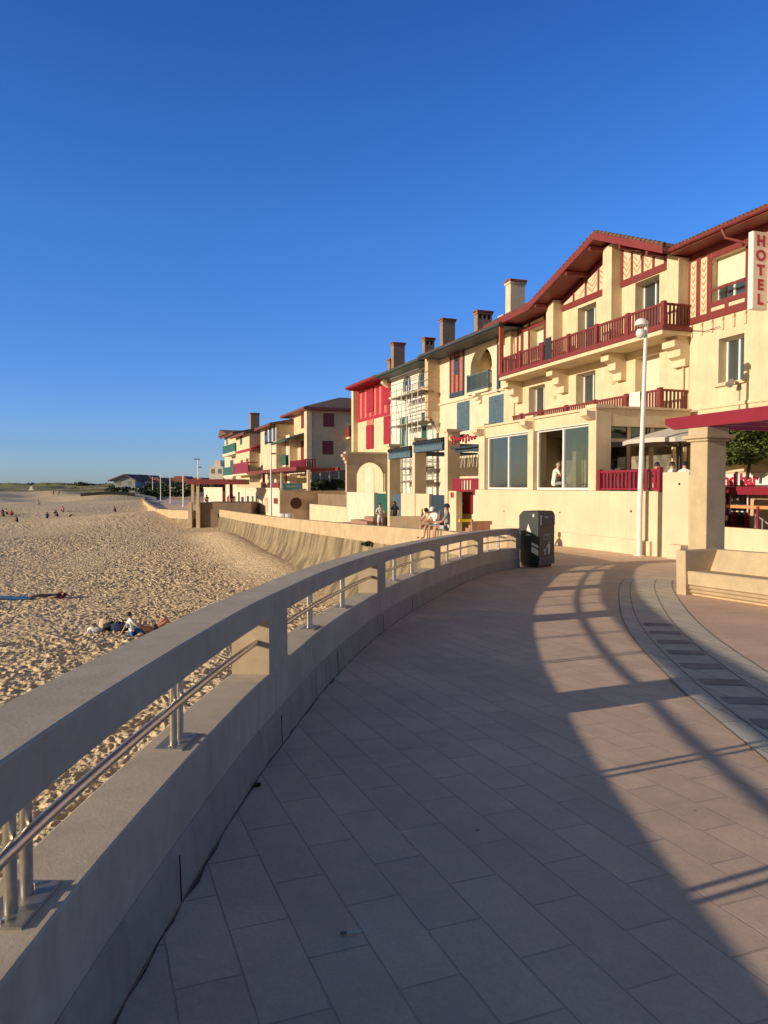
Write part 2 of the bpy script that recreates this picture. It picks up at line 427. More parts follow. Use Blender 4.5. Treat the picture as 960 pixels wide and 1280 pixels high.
def rp(s, d, h):
    p, t, n = rc(s); q = p+n*d; return Vector((q.x, q.y, g(p.y)+h))
def sweep(sa, sb, prof, n=None):
    mb = MB(); n = n or max(3, int((sb-sa)/.12)); k = len(prof)
    P = []
    for i in range(n+1):
        s = sa+(sb-sa)*i/n; P.append([rp(s, d, h) for d, h in prof]+[rp(s, *prof[0])])
    mb.grid(P)
    a = len(mb.v); mb.v += [tuple(q) for q in P[0][:-1]]+[tuple(q) for q in P[-1][:-1]]
    mb.f.append(tuple(range(a, a+k))); mb.f.append(tuple(range(a+k, a+2*k))); return mb
def rect(d0, d1, h0, h1): return [(d0, h0), (d1, h0), (d1, h1), (d0, h1)]

rail = thing('promenade_railing', 'curved grey concrete railing with steel handrail along the edge of the promenade', 'railing', W0, RC[60].x, RC[60].y, g(RC[60].y))
PY = [.35, 4.92, 9.55, 13.35, 17.1, 19.6]
PSs = [s_of_y(.35)-4.5]+[s_of_y(y) for y in PY]
BW = .25; gap = .004
for i in range(len(PSs)-1):
    a, b = PSs[i], PSs[i+1]
    last = i == len(PSs)-2
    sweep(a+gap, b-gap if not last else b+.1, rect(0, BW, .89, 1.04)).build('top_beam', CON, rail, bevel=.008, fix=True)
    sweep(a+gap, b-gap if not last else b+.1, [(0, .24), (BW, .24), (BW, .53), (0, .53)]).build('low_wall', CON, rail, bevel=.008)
    # rough plinth below, slightly proud
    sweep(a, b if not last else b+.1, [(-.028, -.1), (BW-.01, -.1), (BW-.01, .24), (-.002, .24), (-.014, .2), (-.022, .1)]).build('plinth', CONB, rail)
    # steel posts in pairs on plates
    q0, q1 = a+.16, b-.10
    tpts = []
    for k in (1, 2):
        s = a+(b-a)*k/3+ (.12 if k == 1 else -.02)
        pl = sweep(s-.12, s+.12, rect(.055, .185, .5305, .5385), 4).build('base_plate', M('dull steel plate', (.36, .33, .29), .55, .1, 20, .1, .001, metal=.8), rail, bevel=.003)
        for dd in (-.045, .045):
            p0 = rp(s+dd, .12, .5); p0.z = rp(s, .12, .538).z; p1 = rp(s+dd, .12, .892)
            MB().tube(p0, p1, .0175, k=16).build('steel_post', STL, pl, smooth=True)
            pb = rp(s+dd*2.1, .12, .54); bp = MB().tube(pb, pb+Vector((0, 0, .006)), .008, k=6).build('bolt', STL, pl)
    n = 26; tpts = [rp(q0+(q1-q0)*j/n, .085, .735) for j in range(n+1)]
    hr = MB().path(tpts, .019, 16).build('handrail', STL, rail, smooth=True)
    for e, dr in ((0, -1), (n, 1)):
        t = (tpts[1]-tpts[0]).normalized() if e == 0 else (tpts[n]-tpts[n-1]).normalized()
        MB().tube(tpts[e], tpts[e]+t*dr*.02 if e == 0 else tpts[e]+t*.02, .045, k=20).build('flange', STL, hr, smooth=True)
for i, s in enumerate(PSs[:-1]+[PSs[-1]]):
    last = i == len(PSs)-1
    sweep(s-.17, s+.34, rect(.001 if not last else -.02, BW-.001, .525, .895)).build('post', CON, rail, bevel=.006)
# joint lines and form-tie holes on the inner face
for s in [PSs[2]+.02, PSs[1]+2.6, PSs[3]+.05, PSs[2]+2.2, PSs[3]+2.0, PSs[1]+1.2]:
    p, t, n_ = rc(s); a = rp(s, -.0365, .02); b = rp(s, -.031, .21)
    MB().tube(a, b, .0035, k=5).build('joint', BLK, rail)

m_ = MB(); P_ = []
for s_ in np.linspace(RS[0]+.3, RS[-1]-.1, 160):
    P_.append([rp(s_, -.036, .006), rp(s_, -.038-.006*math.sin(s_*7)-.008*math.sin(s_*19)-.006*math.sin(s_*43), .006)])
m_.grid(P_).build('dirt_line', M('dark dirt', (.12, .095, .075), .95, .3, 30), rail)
# sea wall under the railing
mb = sweep(RS[0]+.05, RS[-1], [(.03, -.12), (.27, -.12), (.45, -4.2), (.03, -4.2)], 60)
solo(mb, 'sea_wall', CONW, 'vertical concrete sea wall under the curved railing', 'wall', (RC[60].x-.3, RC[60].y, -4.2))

# ------------------------------------------------------------------ promenade, border band, slabs
PARP = [(3.62, 20.3), (3.40, 22.5), (2.34, 27), (-.60, 35), (-18.4, 83.5)]       # sea-front parapet line
def xl(y):
    if y < 19.3: return float(np.interp(y, RYY, RX))+.03
    return float(np.interp(y, [19.3, 20.3, 22.5, 27, 35, 83.5, 97, 212, 400], [3.35, 3.72, 3.5, 2.44, -.5, -18.3, -29.6, -68.6, -120]))
P = []
for y in list(np.arange(-8, 40, .5))+list(np.arange(40, 120, 4))+list(range(120, 401, 20)):
    z = g(y); x0 = xl(y); P.append([(x0+(120-x0)*t, y, z) for t in (0, .02, .05, .1, .2, .4, 1)])
tag(MB().grid(P).build('pavement', PAV, fix=True), kind='structure')
# border band parallel to the railing: grey slabs, bordered, dark insets
def band(sa, sb, d0, d1, dz, n=80):
    P = []
    for i in range(n+1):
        s = sa+(sb-sa)*i/n; p, t, nn = rc(s)
        row = []
        for d in np.linspace(d0, d1, 4):
            q = p-nn*d; row.append((q.x, q.y, g(q.y)+dz))
        P.append(row)
    return MB().grid(P)
bs, be = s_of_y(-3), s_of_y(18.0)
tag(band(bs, be, 3.16, 4.16, .006).build('border_path', BANDL), kind='structure')
m = MB(); sacc = bs
s = bs+.3
while s < s_of_y(11.2):
    P = []
    for ss in np.linspace(s, s+.27, 4):
        p, t, nn = rc(ss); row = []
        for d in (3.41, 3.79):
            q = p-nn*d; row.append((q.x, q.y, g(q.y)+.010))
        P.append(row)
    m.grid(P); s += .76
tag(m.build('inset_path', BANDD), kind='structure')
m = MB()
for d in (3.16, 4.16, 3.36, 3.82):
    P = []
    for ss in np.linspace(bs, be, 90):
        p, t, nn = rc(ss); P.append([((p-nn*(d+e)).x, (p-nn*(d+e)).y, g((p-nn*(d+e)).y)+.0085) for e in (-.006, .006)])
    m.grid(P)
tag(m.build('joint_path', M('dark joint', (.30, .25, .20), .9)), kind='structure')
# pink slabs inside the band
inner = [rc(s_)[0]-rc(s_)[2]*4.17 for s_ in np.linspace(bs, be, 60)]
P = []
for q in inner:
    P.append([(q.x+(30-q.x)*t, q.y+.0*t, g(q.y)+.0045) for t in (0, .3, 1)])
inner_s = sorted(P, key=lambda r: r[0][1])
tag(MB().grid(inner_s).build('slab_path', PAV2), kind='structure')

# ------------------------------------------------------------------ terrain: sand and dunes
def vnoise(x, y, sc, seed):
    r = np.random.default_rng(seed); T = r.random((512, 512))
    xs = x/sc; ys = y/sc; xi = np.floor(xs).astype(int); yi = np.floor(ys).astype(int)
    fx = xs-xi; fy = ys-yi; fx = fx*fx*(3-2*fx); fy = fy*fy*(3-2*fy)
    a = T[xi % 512, yi % 512]; b = T[(xi+1) % 512, yi % 512]; c = T[xi % 512, (yi+1) % 512]; d = T[(xi+1) % 512, (yi+1) % 512]
    return (a*(1-fx)+b*fx)*(1-fy)+(c*(1-fx)+d*fx)*fy
def sandz(x, y):
    base = np.interp(y, [0, 55, 72, 90, 120, 200, 240, 330, 450, 540, 3000], [-3.75, -3.72, -3.35, -2.6, -2.05, -1.25, -.55, .75, 2.2, 2.3, 1.0])
    # wind-blown heap against the wall
    base = base+.9*np.exp(-(((x+31)/9)**2+((y-97)/12)**2))
    base = base+1.9*np.exp(-(((x+66)/9)**2+((y-200)/22)**2))
    base = base+1.1*np.exp(-(((x-1.5-(-.367*(y-40)-5.6))/2.2)**2))*np.clip((y-38)/10, 0, 1)*np.clip((80-y)/8, 0, 1)*.6
    far = np.clip((y-60)/200, 0, 1)
    base = base+(vnoise(x, y, 13, 1)-.5)*(.35+2.2*far)+(vnoise(x, y, 31, 2)-.5)*(.2+3.2*np.clip((y-280)/150, 0, 1))
    return base
def detail(x, y):
    q = vnoise(x, y, .9, 11)*.5; xs_ = x+q; ys_ = y+vnoise(x, y, .8, 12)*.5
    a = vnoise(xs_, ys_, .23, 3); b = vnoise(xs_*.94+ys_*.34, ys_*.94-xs_*.34, .15, 4)
    h = -np.abs(a-.5)*.13-np.abs(b-.5)*.095+(vnoise(x, y, .9, 5)-.5)*.055+(vnoise(x, y, .11, 6)-.5)*.03+.06
    wall = np.interp(y, [0, 27, 35, 83.5, 100], [30, 12, -1.2, -19.2, -30])
    tr = np.ones_like(x)
    for k_, (x0, sl_, wv) in enumerate(((-24, -.30, 3.0), (-25.4, -.30, 3.0), (-38, -.40, 3.0))):
        cx = x0+sl_*(y-25)+wv*np.sin(y/11+k_//2); tr = tr*(1-.6*np.exp(-((x-cx)/(.22 if k_ < 2 else .5))**2))
    patch = tr*(.6+.85*vnoise(x, y, 4.5, 8))*np.where(y > 34, np.clip((wall-x-1.5)/4, .12, 1), 1)
    return h*patch*np.clip(1.15-(y-25)/140, .3, 1)
def terrain(name, X, Y, mat, dt=True, grass=False, drop=0):
    gx, gy = np.meshgrid(X, Y)
    if callable(drop): gx = drop(gx, gy)
    z = sandz(gx, gy)+(detail(gx, gy) if dt else 0)
    n1, n2 = gx.shape
    co_ = np.stack([gx, gy, z], -1).reshape(-1, 3).astype(np.float32)
    me = bpy.data.meshes.new(name); me.vertices.add(len(co_)); me.vertices.foreach_set('co', co_.ravel())
    i = np.arange(n1*n2).reshape(n1, n2)
    q = np.stack([i[:-1, :-1], i[:-1, 1:], i[1:, 1:], i[1:, :-1]], -1).reshape(-1, 4)
    me.loops.add(q.size); me.loops.foreach_set('vertex_index', q.ravel().astype(np.int32))
    me.polygons.add(len(q)); me.polygons.foreach_set('loop_start', np.arange(0, q.size, 4, dtype=np.int32))
    me.update(calc_edges=True); me.validate()
    me.polygons.foreach_set('use_smooth', [True]*len(me.polygons))
    a = me.attributes.new('grass', 'FLOAT', 'POINT')
    gv = np.clip((co_[:, 1]-225)/35, 0, 1)+np.exp(-(((co_[:, 0]+66)/9)**2+((co_[:, 1]-200)/22)**2))*.6
    a.data.foreach_set('value', gv.astype(np.float32))
    me.materials.append(mat); o = bpy.data.objects.new(name, me); COL.objects.link(o)
    return tag(o, kind='structure')
# x runs from 0..1 between a far-left edge and the wall
def shear(gx, gy): 
    left = -.56*gy-4; right = np.interp(gy, [0, 19, 27, 35, 83.5, 100], [1.5, 3.0, 2.0, -.9, -18.8, -25])
    return left+(right-left)*gx
Ys = 7*np.exp(np.linspace(0, math.log(75/7), 1350))
terrain('beach', np.linspace(0, 1, 820), Ys, SAND, True, drop=shear)
Ys2 = 75*np.exp(np.linspace(0, math.log(540/75), 420))
def shear2(gx, gy):
    left = -.6*gy-10; right = np.interp(gy, [70, 83.5, 100, 212, 540], [-15, -18.8, -29, -66, -120]); return left+(right-left)*gx
terrain('dune_ground', np.linspace(0, 1, 420), Ys2, SAND, True, drop=shear2)
# wide coarse ground sheet to the horizon
P = []
for y in (-400, -100, -8, 0, 30, 75, 200, 540, 900, 3500):
    P.append([(x, y, float(np.interp(y, [0, 75, 540, 900, 3500], [-4.3, -4.2, 1.0, 1.5, 1.5]))) for x in (-2500, -600, -200, 0, 200, 600, 2500)])
tag(MB().grid(P).build('ground', M('coarse sand', (.40, .29, .17), .95, .1, .05)), kind='structure')
# sea, out to the left
wm, wnt, wb = nodes('sea water'); wb.inputs['Base Color'].default_value = (.02, .07, .10, 1); wb.inputs['Roughness'].default_value = .12
bump(wnt, wb, noise(wnt, coords(wnt, (.3, .12, 1)), 2, 5), .5, .5)
MBs = MB().quad((-75, -400, -3.9), (-75, 20, -3.9), (-640, 900, 1.6), (-2400, 3400, 1.7), (-3400, 3400, 1.7), (-3400, -400, -3.9))
tag(MBs.build('sea', wm), kind='structure')

# ------------------------------------------------------------------ sea-front parapet and curved sea wall
def lin_strip(pts, prof):
    """pts: (x,y,z) of the line, prof: (seaward, dz); closed section"""
    pts = [Vector(p) for p in pts]; P = []
    for i, p in enumerate(pts):
        d = pts[min(i+1, len(pts)-1)]-pts[max(i-1, 0)]; t = Vector((d.x, d.y, 0)).normalized(); n = Vector((-t.y, t.x, 0))
        row = [p+n*a+Vector((0, 0, b)) if b > -50 else Vector(((p+n*a).x, (p+n*a).y, b+100)) for a, b in prof]
        P.append(row+[row[0]])
    mb = MB().grid(P); k = len(prof)
    for R_ in (P[0], P[-1]):
        a = len(mb.v); mb.v += [tuple(q) for q in R_[:-1]]; mb.f.append(tuple(range(a, a+k)))
    return mb
ys = [20.3, 21.4, 22.5, 24.7, 27, 31, 35, 41, 48, 56, 65, 74, 83.5]
ZT = lambda y: float(np.interp(y, [20, 27, 35, 45, 60, 83.5], [.30, .13, -.09, -.33, -.60, -.87]))
pp = [(float(np.interp(y, [p[1] for p in PARP], [p[0] for p in PARP])), y, ZT(y)) for y in ys]
solo(lin_strip(pp, [(-.2, 0), (.2, 0), (.2, -.78), (-.2, -.78)]), 'parapet', CONP, 'long low sand coloured parapet along the sea front', 'parapet', (2.34, 27, -.6), bevel=.015)
prof = [(.0, -.74), (.16, -.74), (.22, -1.0), (.34, -1.6), (.55, -2.2), (.95, -2.8), (1.5, -3.5), (1.9, -4.2), (0, -4.2)]
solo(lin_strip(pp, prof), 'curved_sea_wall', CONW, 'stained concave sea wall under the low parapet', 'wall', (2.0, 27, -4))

# ------------------------------------------------------------------ facade helpers
def facade(u0, u1, z0, z1, w, openings, d=.22, arch_n=14):
    """front wall with rectangular / arched holes and their reveals"""
    mb = MB()
    us = sorted({u0, u1, *[o[k] for o in openings for k in (0, 1)]}); us = [x for x in us if u0-1e-6 <= x <= u1+1e-6]
    zs = sorted({z0, z1, *[o[k] for o in openings for k in (2, 3)]}); zs = [x for x in zs if z0-1e-6 <= x <= z1+1e-6]
    for a, b in zip(us, us[1:]):
        for c, e in zip(zs, zs[1:]):
            mu, mz = (a+b)/2, (c+e)/2
            if any(o[0] < mu < o[1] and o[2] < mz < o[3] for o in openings): continue
            mb.quad((a, w, c), (b, w, c), (b, w, e), (a, w, e))
    for o in openings:
        a, b, c, e = o[:4]; arch = o[4] if len(o) > 4 else 0
        zz = e-arch
        mb.quad((a, w, c), (a, w-d, c), (a, w-d, zz), (a, w, zz)); mb.quad((b, w, c), (b, w-d, c), (b, w-d, zz), (b, w, zz))
        mb.quad((a, w, c), (b, w, c), (b, w-d, c), (a, w-d, c))
        if arch:
            pr = None
            for i in range(arch_n+1):
                t = PI*i/arch_n; p = ((a+b)/2-(b-a)/2*math.cos(t), zz+arch*math.sin(t))
                if pr:
                    mb.quad((pr[0], w, pr[1]), (p[0], w, p[1]), (p[0], w, e), (pr[0], w, e))
                    mb.quad((pr[0], w, pr[1]), (p[0], w, p[1]), (p[0], w-d, p[1]), (pr[0], w-d, pr[1]))
                pr = p
        else: mb.quad((a, w, e), (b, w, e), (b, w-d, e), (a, w-d, e))
    return mb
def body(mb, u0, u1, w0, w1, z0, z1, front=False):
    """sides, back and top of a building behind its facade (w0 back, w1 front)"""
    mb.quad((u0, w0, z0), (u0, w1, z0), (u0, w1, z1), (u0, w0, z1)); mb.quad((u1, w0, z0), (u1, w1, z0), (u1, w1, z1), (u1, w0, z1))
    mb.quad((u0, w0, z0), (u1, w0, z0), (u1, w0, z1), (u0, w0, z1)); mb.quad((u0, w0, z1), (u1, w0, z1), (u1, w1, z1), (u0, w1, z1))
    if front: mb.quad((u0, w1, z0), (u1, w1, z0), (u1, w1, z1), (u0, w1, z1))
    return mb
def window(par, u0, u1, z0, z1, w, mat=None, gl=None, mull=1, fw=.07, rail_=0, blind=0, name='window'):
    mat = mat or PVC; gl = gl or GLA; mb = MB()
    if u1 < u0: u0, u1 = u1, u0
    mb.box(u0, u1, w-.03, w+.04, z0, z0+fw); mb.box(u0, u1, w-.03, w+.04, z1-fw, z1)
    mb.box(u0, u0+fw, w-.028, w+.038, z0+fw, z1-fw); mb.box(u1-fw, u1, w-.028, w+.038, z0+fw, z1-fw)
    for i in range(mull):
        c = u0+(u1-u0)*(i+1)/(mull+1); mb.box(c-fw*.55, c+fw*.55, w-.02, w+.034, z0+fw, z1-fw)
    if rail_: zc = z0+(z1-z0)*rail_; mb.box(u0+fw, u1-fw, w-.018, w+.03, zc-.025, zc+.025)
    f = mb.build(name, mat, par)
    MB().box(u0+fw*.5, u1-fw*.5, w-.012, w-.006, z0+fw*.5, z1-fw*.5).build('pane', gl, f)
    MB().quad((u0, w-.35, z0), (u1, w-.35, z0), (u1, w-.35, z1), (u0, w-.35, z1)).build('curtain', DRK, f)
    if blind:
        b = MB(); zb = z1-(z1-z0)*blind; b.box(u0+.02, u1-.02, w+.045, w+.06, zb, z1)
        k = int((z1-zb)/.06)
        for i in range(k): b.box(u0+.02, u1-.02, w+.06, w+.064, zb+i*.06+.01, zb+i*.06+.05)
        b.build('blind', BLIND, f)
    return f
def shutters(par, u0, u1, z0, z1, w, mat, leaves=2):
    if u1 < u0: u0, u1 = u1, u0
    for i in range(leaves):
        a = u0+(u1-u0)*i/leaves+.012; b = u0+(u1-u0)*(i+1)/leaves-.012
        mb = MB().box(a, b, w, w+.035, z0, z1); n = max(2, int((b-a)/.13))
        for j in range(n):
            x0 = a+(b-a)*j/n; mb.box(x0+.008, x0+(b-a)/n-.008, w+.035, w+.047, z0+.015, z1-.015)
        for zz in (z0+(z1-z0)*.16, z0+(z1-z0)*.84): mb.box(a+.02, b-.02, w+.047, w+.07, zz-.05, zz+.05)
        mb.build('shutter', mat, par)
def railing(par, u0, u1, w, z0, z1, posts=(), mat=None, sp=.13, ret=None, bw=.045, pw=.13, name='balustrade'):
    mat = mat or RED; mb = MB()
    if u1 < u0: u0, u1 = u1, u0
    def run(a, b, fixed, along='u'):
        bx = (lambda a0, a1, w0, w1, c0, c1: mb.box(a0, a1, w0, w1, c0, c1)) if along == 'u' else (lambda a0, a1, w0, w1, c0, c1: mb.box(w0, w1, a0, a1, c0, c1))
        bx(a, b, fixed-.045, fixed+.045, z1-.08, z1); bx(a, b, fixed-.03, fixed+.03, z0+.06, z0+.12)
        n = max(1, int((b-a)/sp))
        for i in range(n):
            c = a+(b-a)*(i+.5)/n; bx(c-bw/2, c+bw/2, fixed-.022, fixed+.022, z0+.12, z1-.08)
    run(u0, u1, w)
    for p in posts: mb.box(p-pw/2, p+pw/2, w-.07, w+.07, z0, z1+.05)
    if ret is not None: 
        for side in ret: run(side[1], w-.045, side[0], 'w')
    return mb.build(name, mat, par)
def chevron(par, u0, u1, z0, z1, w, z1b=None, name='chevron_panel'):
    """cream panel with a painted zig-zag of chevrons, top may slope (z1 at u0, z1b at u1)"""
    z1b = z1 if z1b is None else z1b
    if u1 < u0: u0, u1 = u1, u0; z1, z1b = z1b, z1
    mb = MB().prism([(u0, z0), (u1, z0), (u1, z1b), (u0, z1)], w, w+.02)
    o = mb.build(name, YEL2, par); mb = MB(); mu = (u0+u1)/2; hw = (u1-u0)/2
    a = u0+.05; b = u1-.05; dv = min(hw*.9, .3); z = z0+.06; th = .075; top = lambda u: z1+(z1b-z1)*(u-u0)/(u1-u0)
    while z < max(z1, z1b)-.2:
        if z+dv+th < top(a)-.03: mb.prism([(a, z+dv), (mu, z), (mu, z+th), (a, z+dv+th)], w+.02, w+.026)
        if z+dv+th < top(b)-.03: mb.prism([(mu, z), (b, z+dv), (b, z+dv+th), (mu, z+th)], w+.0205, w+.0265)
        z += .25
    if mb.v: mb.build('painted_chevrons', BRW, o)
    return o
def corbel(par, u0, u1, w, z1, d=.7, h=.9, mat=None):
    pr = [(w, z1), (w+d, z1), (w+d, z1-h*.28), (w+d*.62, z1-h*.36), (w+d*.62, z1-h*.62), (w+d*.3, z1-h*.72), (w+d*.3, z1-h), (w, z1-h)]
    return MB().prism(pr, u0, u1, 'u').build('corbel', mat or YEL, par, bevel=.02)
def tile_edge(u0, u1, w, z, r=.075, L=.5, slope=.3, k=6):
    mb = MB(); n = max(1, int(abs(u1-u0)/(r*2.4)))
    for i in range(n):
        u = u0+(u1-u0)*(i+.5)/n; mb.tube((u, w, z), (u, w-L, z+L*slope), r, r, k=k)
    return mb
def eave_roof(par, u0, u1, w_edge, z_edge, depth, slope, roofmat, under, th=.12, ss=0, fascia=.16, rafters=.6, tiles=TILED, name='roof'):
    """mono/dual pitch roof: edge towards the sea, ridge at half depth"""
    wr = w_edge-depth/2; zr = z_edge+depth/2*slope; wb = w_edge-depth
    pr = [(w_edge, z_edge), (wr, zr), (wb, z_edge), (wb, z_edge-th), (wr, zr-th), (w_edge, z_edge-th)]
    o = MB().prism(pr, u0, u1, 'u').build(name, roofmat, par)
    tile_edge(u0, u1, w_edge+.06, z_edge+.02, L=depth/2, slope=slope).build('tiles', tiles, o, smooth=True)
    s_ = MB().prism([(w_edge-.02, z_edge-th-.003), (w_edge-1.7, z_edge-th-.003+1.7*ss), (w_edge-1.7, z_edge-th-.04+1.7*ss), (w_edge-.02, z_edge-th-.04)], u0+.01, u1-.01, 'u').build('soffit', under, o)
    f_ = MB().box(u0-.02, u1+.02, w_edge-.02, w_edge+.02, z_edge-th-.06, z_edge-.0)
    f_.build('fascia', under, o)
    gpts = [(u0-.03, w_edge+.09, z_edge-.07), (u1+.03, w_edge+.09, z_edge-.07)]
    MB().tube(gpts[0], gpts[1], .075, k=10).build('gutter', under, o, smooth=True)
    if rafters:
        n = int((u1-u0)/rafters); r_ = MB()
        for i in range(n+1):
            u = u0+.1+(u1-u0-.2)*i/max(1, n)
            r_.prism([(w_edge-.08, z_edge-th-.04), (w_edge-1.3, z_edge-th-.04+1.2*ss), (w_edge-1.3, z_edge-th-.18+1.2*ss), (w_edge-.08, z_edge-th-.12)], u-.04, u+.04, 'u')
        r_.build('rafters', under, o)
    return o
def chimney(par, u0, u1, w0, w1, z0, z1, mat, holes=0, step=None):
    """a chimney part with a tiled cap as its sub-part"""
    mb = MB()
    if u1 < u0: u0, u1 = u1, u0
    if w1 < w0: w0, w1 = w1, w0
    ht = .34 if holes else 0
    mb.box(u0, u1, w0, w1, z0, z1-.22-ht)
    if holes:
        n = holes+1
        for i in range(n):
            c = w0+(w1-w0-.12)*i/holes; mb.box(u0, u1, c, c+.12, z1-.22-ht, z1-.22)
    if step: mb.box(u0+.002, u1-.002, w0+.01, w1+step, z0, z0+(z1-z0)*.42); mb.box(u0-.04, u1+.04, w1+.012, w1+step+.04, z0+(z1-z0)*.42, z0+(z1-z0)*.42+.1)
    mb.box(u0-.06, u1+.06, w0-.06, w1+.06, z1-.22, z1-.1)
    o = mb.build('chimney', mat, par)
    if holes: MB().box(u0+.15, u1-.15, w0+.1, w1-.1, z1-.22-ht, z1-.22).build('flue', DRK, o)
    c = MB(); n = max(2, int((w1-w0+.2)/.16))
    for i in range(n):
        w = w0-.08+(w1-w0+.16)*(i+.5)/n; c.tube((u0-.12, w, z1-.06), ((u0+u1)/2, w, z1+.05), .085, k=8); c.tube((u1+.12, w, z1-.06), ((u0+u1)/2, w, z1+.05), .085, k=8)
    c.build('cap_tiles', TILE, o, smooth=True); return o
# ================================================================== THE HOTEL
A = Frame((11.88, 29.0), (-.3405, 1))
B = Frame((6.85, 43.7), (-.378, 1))
TW = 4.5                                     # terrace front line, metres in front of the main facade
EW = .95
def rng_u(fr, pxa, pxb, y, w=0):
    a, b = fr.u(pxa, y, w), fr.u(pxb, y, w); return (min(a, b), max(a, b))

# ---- wing with the HOTEL sign -------------------------------------------------
wing = thing('hotel', 'yellow hotel wing with red timber band and roller blind window beside the HOTEL sign', 'hotel', A, -4.5, 0, -.6)
uu0, uu1 = -10.5, -.02
z_e = A.z(862, 301, EW)
# openings
wu0, wu1 = rng_u(A, 889, 932, 345); wz0 = A.z(905, 373); wz1 = A.z(905, 318)
lu0, lu1 = rng_u(A, 898, 930, 450); lz0 = A.z(914, 477); lz1 = A.z(914, 420)
zb = A.z(862, 403)                           # bottom of the timber band
zs = wz0-.14
ops = [(wu0, wu1, wz0, wz1), (lu0, lu1, lz0, lz1), (-8.6, -7.2, wz0, wz1), (-8.4, -7, lz0, lz1)]
mb = facade(uu0, uu1, -1, z_e+.4, 0, ops, .5); body(mb, uu0, uu1, -10, 0, -1, z_e+.4)
mb.build('wall', YEL, wing)
eave_roof(wing, uu0, uu1+.15, EW, z_e, 9, .32, TILE, RED, rafters=0, fascia=.2)
MB().path([A_ for A_ in [(-2.7, EW+.08, z_e-.12), (-2.8, EW+.02, z_e-.45), (-3.3, .3, z_e-.75), (-3.9, .1, z_e-.85)]], .05, 10).build('downpipe', RED, wing, smooth=True)
# red timber frame
u_l = A.u(861, 400); u_r = A.u(936, 390)     # left / right ends (u decreases to the right)
tb = MB(); T = .05
def tbx(a, b, c, d, t=T): tb.box(a, b, .0, t, c, d)
ucols = [A.u(861.5, 360), A.u(874, 360), A.u(887.5, 360)]
zt = z_e+.12
for k, uc in enumerate(ucols): tbx(uc-.11, uc+.11, zb, zt, T+.003*k)
tbx(u_r-.14, u_r+.14, zb, zt, .057)
tbx(u_r-.14, u_l+.11, zb-.13, zb+.13, .062)
tbx(u_r-.14, ucols[2]+.05, wz0-.2, wz0-.02, .066)
tbx(u_r-.14, u_l+.11, wz1+.02, wz1+.3, .068) if False else None
tbx(u_r+.1, ucols[2], wz1-.0, zt, .052)
um = (wu0+wu1)/2; tbx(um-.08, um+.08, zb, wz0-.1, .054)
tb.build('timber_frame', RED, wing, bevel=.01)
tbx2 = MB().box(uu0, uu1, 0, .03, zt-.55, zt+.2).build('frieze_board', RED, wing)
chevron(wing, ucols[1]+.12, ucols[0]-.12, zb+.14, zt-.6, .02)
chevron(wing, ucols[2]+.12, ucols[1]-.12, zb+.14, zt-.6, .02)
for a, b in ((u_r+.16, um-.1), (um+.1, ucols[2]-.12)):
    chevron(wing, a, b, zb+.15, wz0-.22, .02)
f = window(wing, wu0+.0, wu1-.0, wz0, wz1, -.34, blind=.62, mull=1)
MB().box(wu0-.02, wu1-.1, .02, .07, wz0+.38, wz0+.46).build('window_bar', RED, f)
f = window(wing, lu0, lu1, lz0, lz1, -.42, mull=1)
MB().box(lu0-.12, lu1+.12, 0, .12, lz0-.12, lz0-.002).build('sill', YEL2, f)
window(wing, -8.6, -7.2, wz0, wz1, -.2, blind=.5); window(wing, -8.4, -7, lz0, lz1, -.2)
for k in range(6):
    u = u_l-.2-k*(u_l-u_r)/5.6; MB().tube((u, -.01, zb-.22), (u, .09, zb-.22), .07, k=10).box(u-.05, u+.05, 0, .055, zb-.62, zb-.26).build('dentil', YEL2, wing)
m = MB()
zc = A.z(930, 503); m.box(uu0, 0, 0, .05, zc-.06, zc+.06); m.build('string_course', YEL, wing)
# small flood light on bracket below the lower window
ul, zl = A.hit(925, 478); m = MB().tube((ul, 0, zl), (ul, .35, zl+.05), .02).tube((ul, .35, zl+.05), (ul, .5, zl-.12), .09, .13, k=14).box(ul-.03, ul+.03, .0, .03, zl-1.1, zl)
m.build('flood_light', GALV, wing)

# ---- ground floor shop "... and bar" ---------------------------------------
zsg0 = A.z(930, 606.5, .45); zsg1 = A.z(930, 592, .45); us1 = A.u(898, 600, .45)
shop = thing('shop_front', 'small shop front with cream sign reading and bar above a dark red canopy', 'shop front', A, -4.2, .4, -.6)
m = MB().box(-9.5, us1+1.2, .02, .40, -.8, zsg0-.3); m.build('wall', TAN, shop)
MB().box(-9.5, us1+.6, .02, .44, zsg1+.002, zsg1+.08).build('flat_roof', TAN, shop)
sb = MB().box(-9.5, us1+.6, .02, .45, zsg0, zsg1).build('sign_board', SIGNW, shop, bevel=.01)
um_ = A.u(925, 600, .45)
text('and bar', 'lettering', LTR, shop, .56, .015, .018, ((A.u(903, 599, .46)+A.u(941, 599, .46))/2, .462, (zsg0+zsg1)/2-.02), (PI/2, 0, PI), sx=1.08)
MB().prism([(.02, zsg0-.32), (1.0, zsg0-.32), (1.0, zsg0-.06), (.02, zsg0-.01)], -9.5, us1+.6, 'u').build('canopy', CRIM, shop)
dz0 = -.6; dz1 = zsg0-.36
du0, du1 = rng_u(A, 899, 936, 630, .42)
d = MB().box(du0, du1, .40, .43, dz0, dz1).build('shop_window', GLA, shop)
fr_ = MB()
for px in (899, 907.5, 918, 935):
    u = A.u(px, 630, .42); fr_.box(u-.08, u+.08, .43, .48, dz0, dz1)
fr_.box(du0-.08, du1+.08, .43, .475, dz0, dz0+1.0); fr_.build('window_frame', CRIM, d)
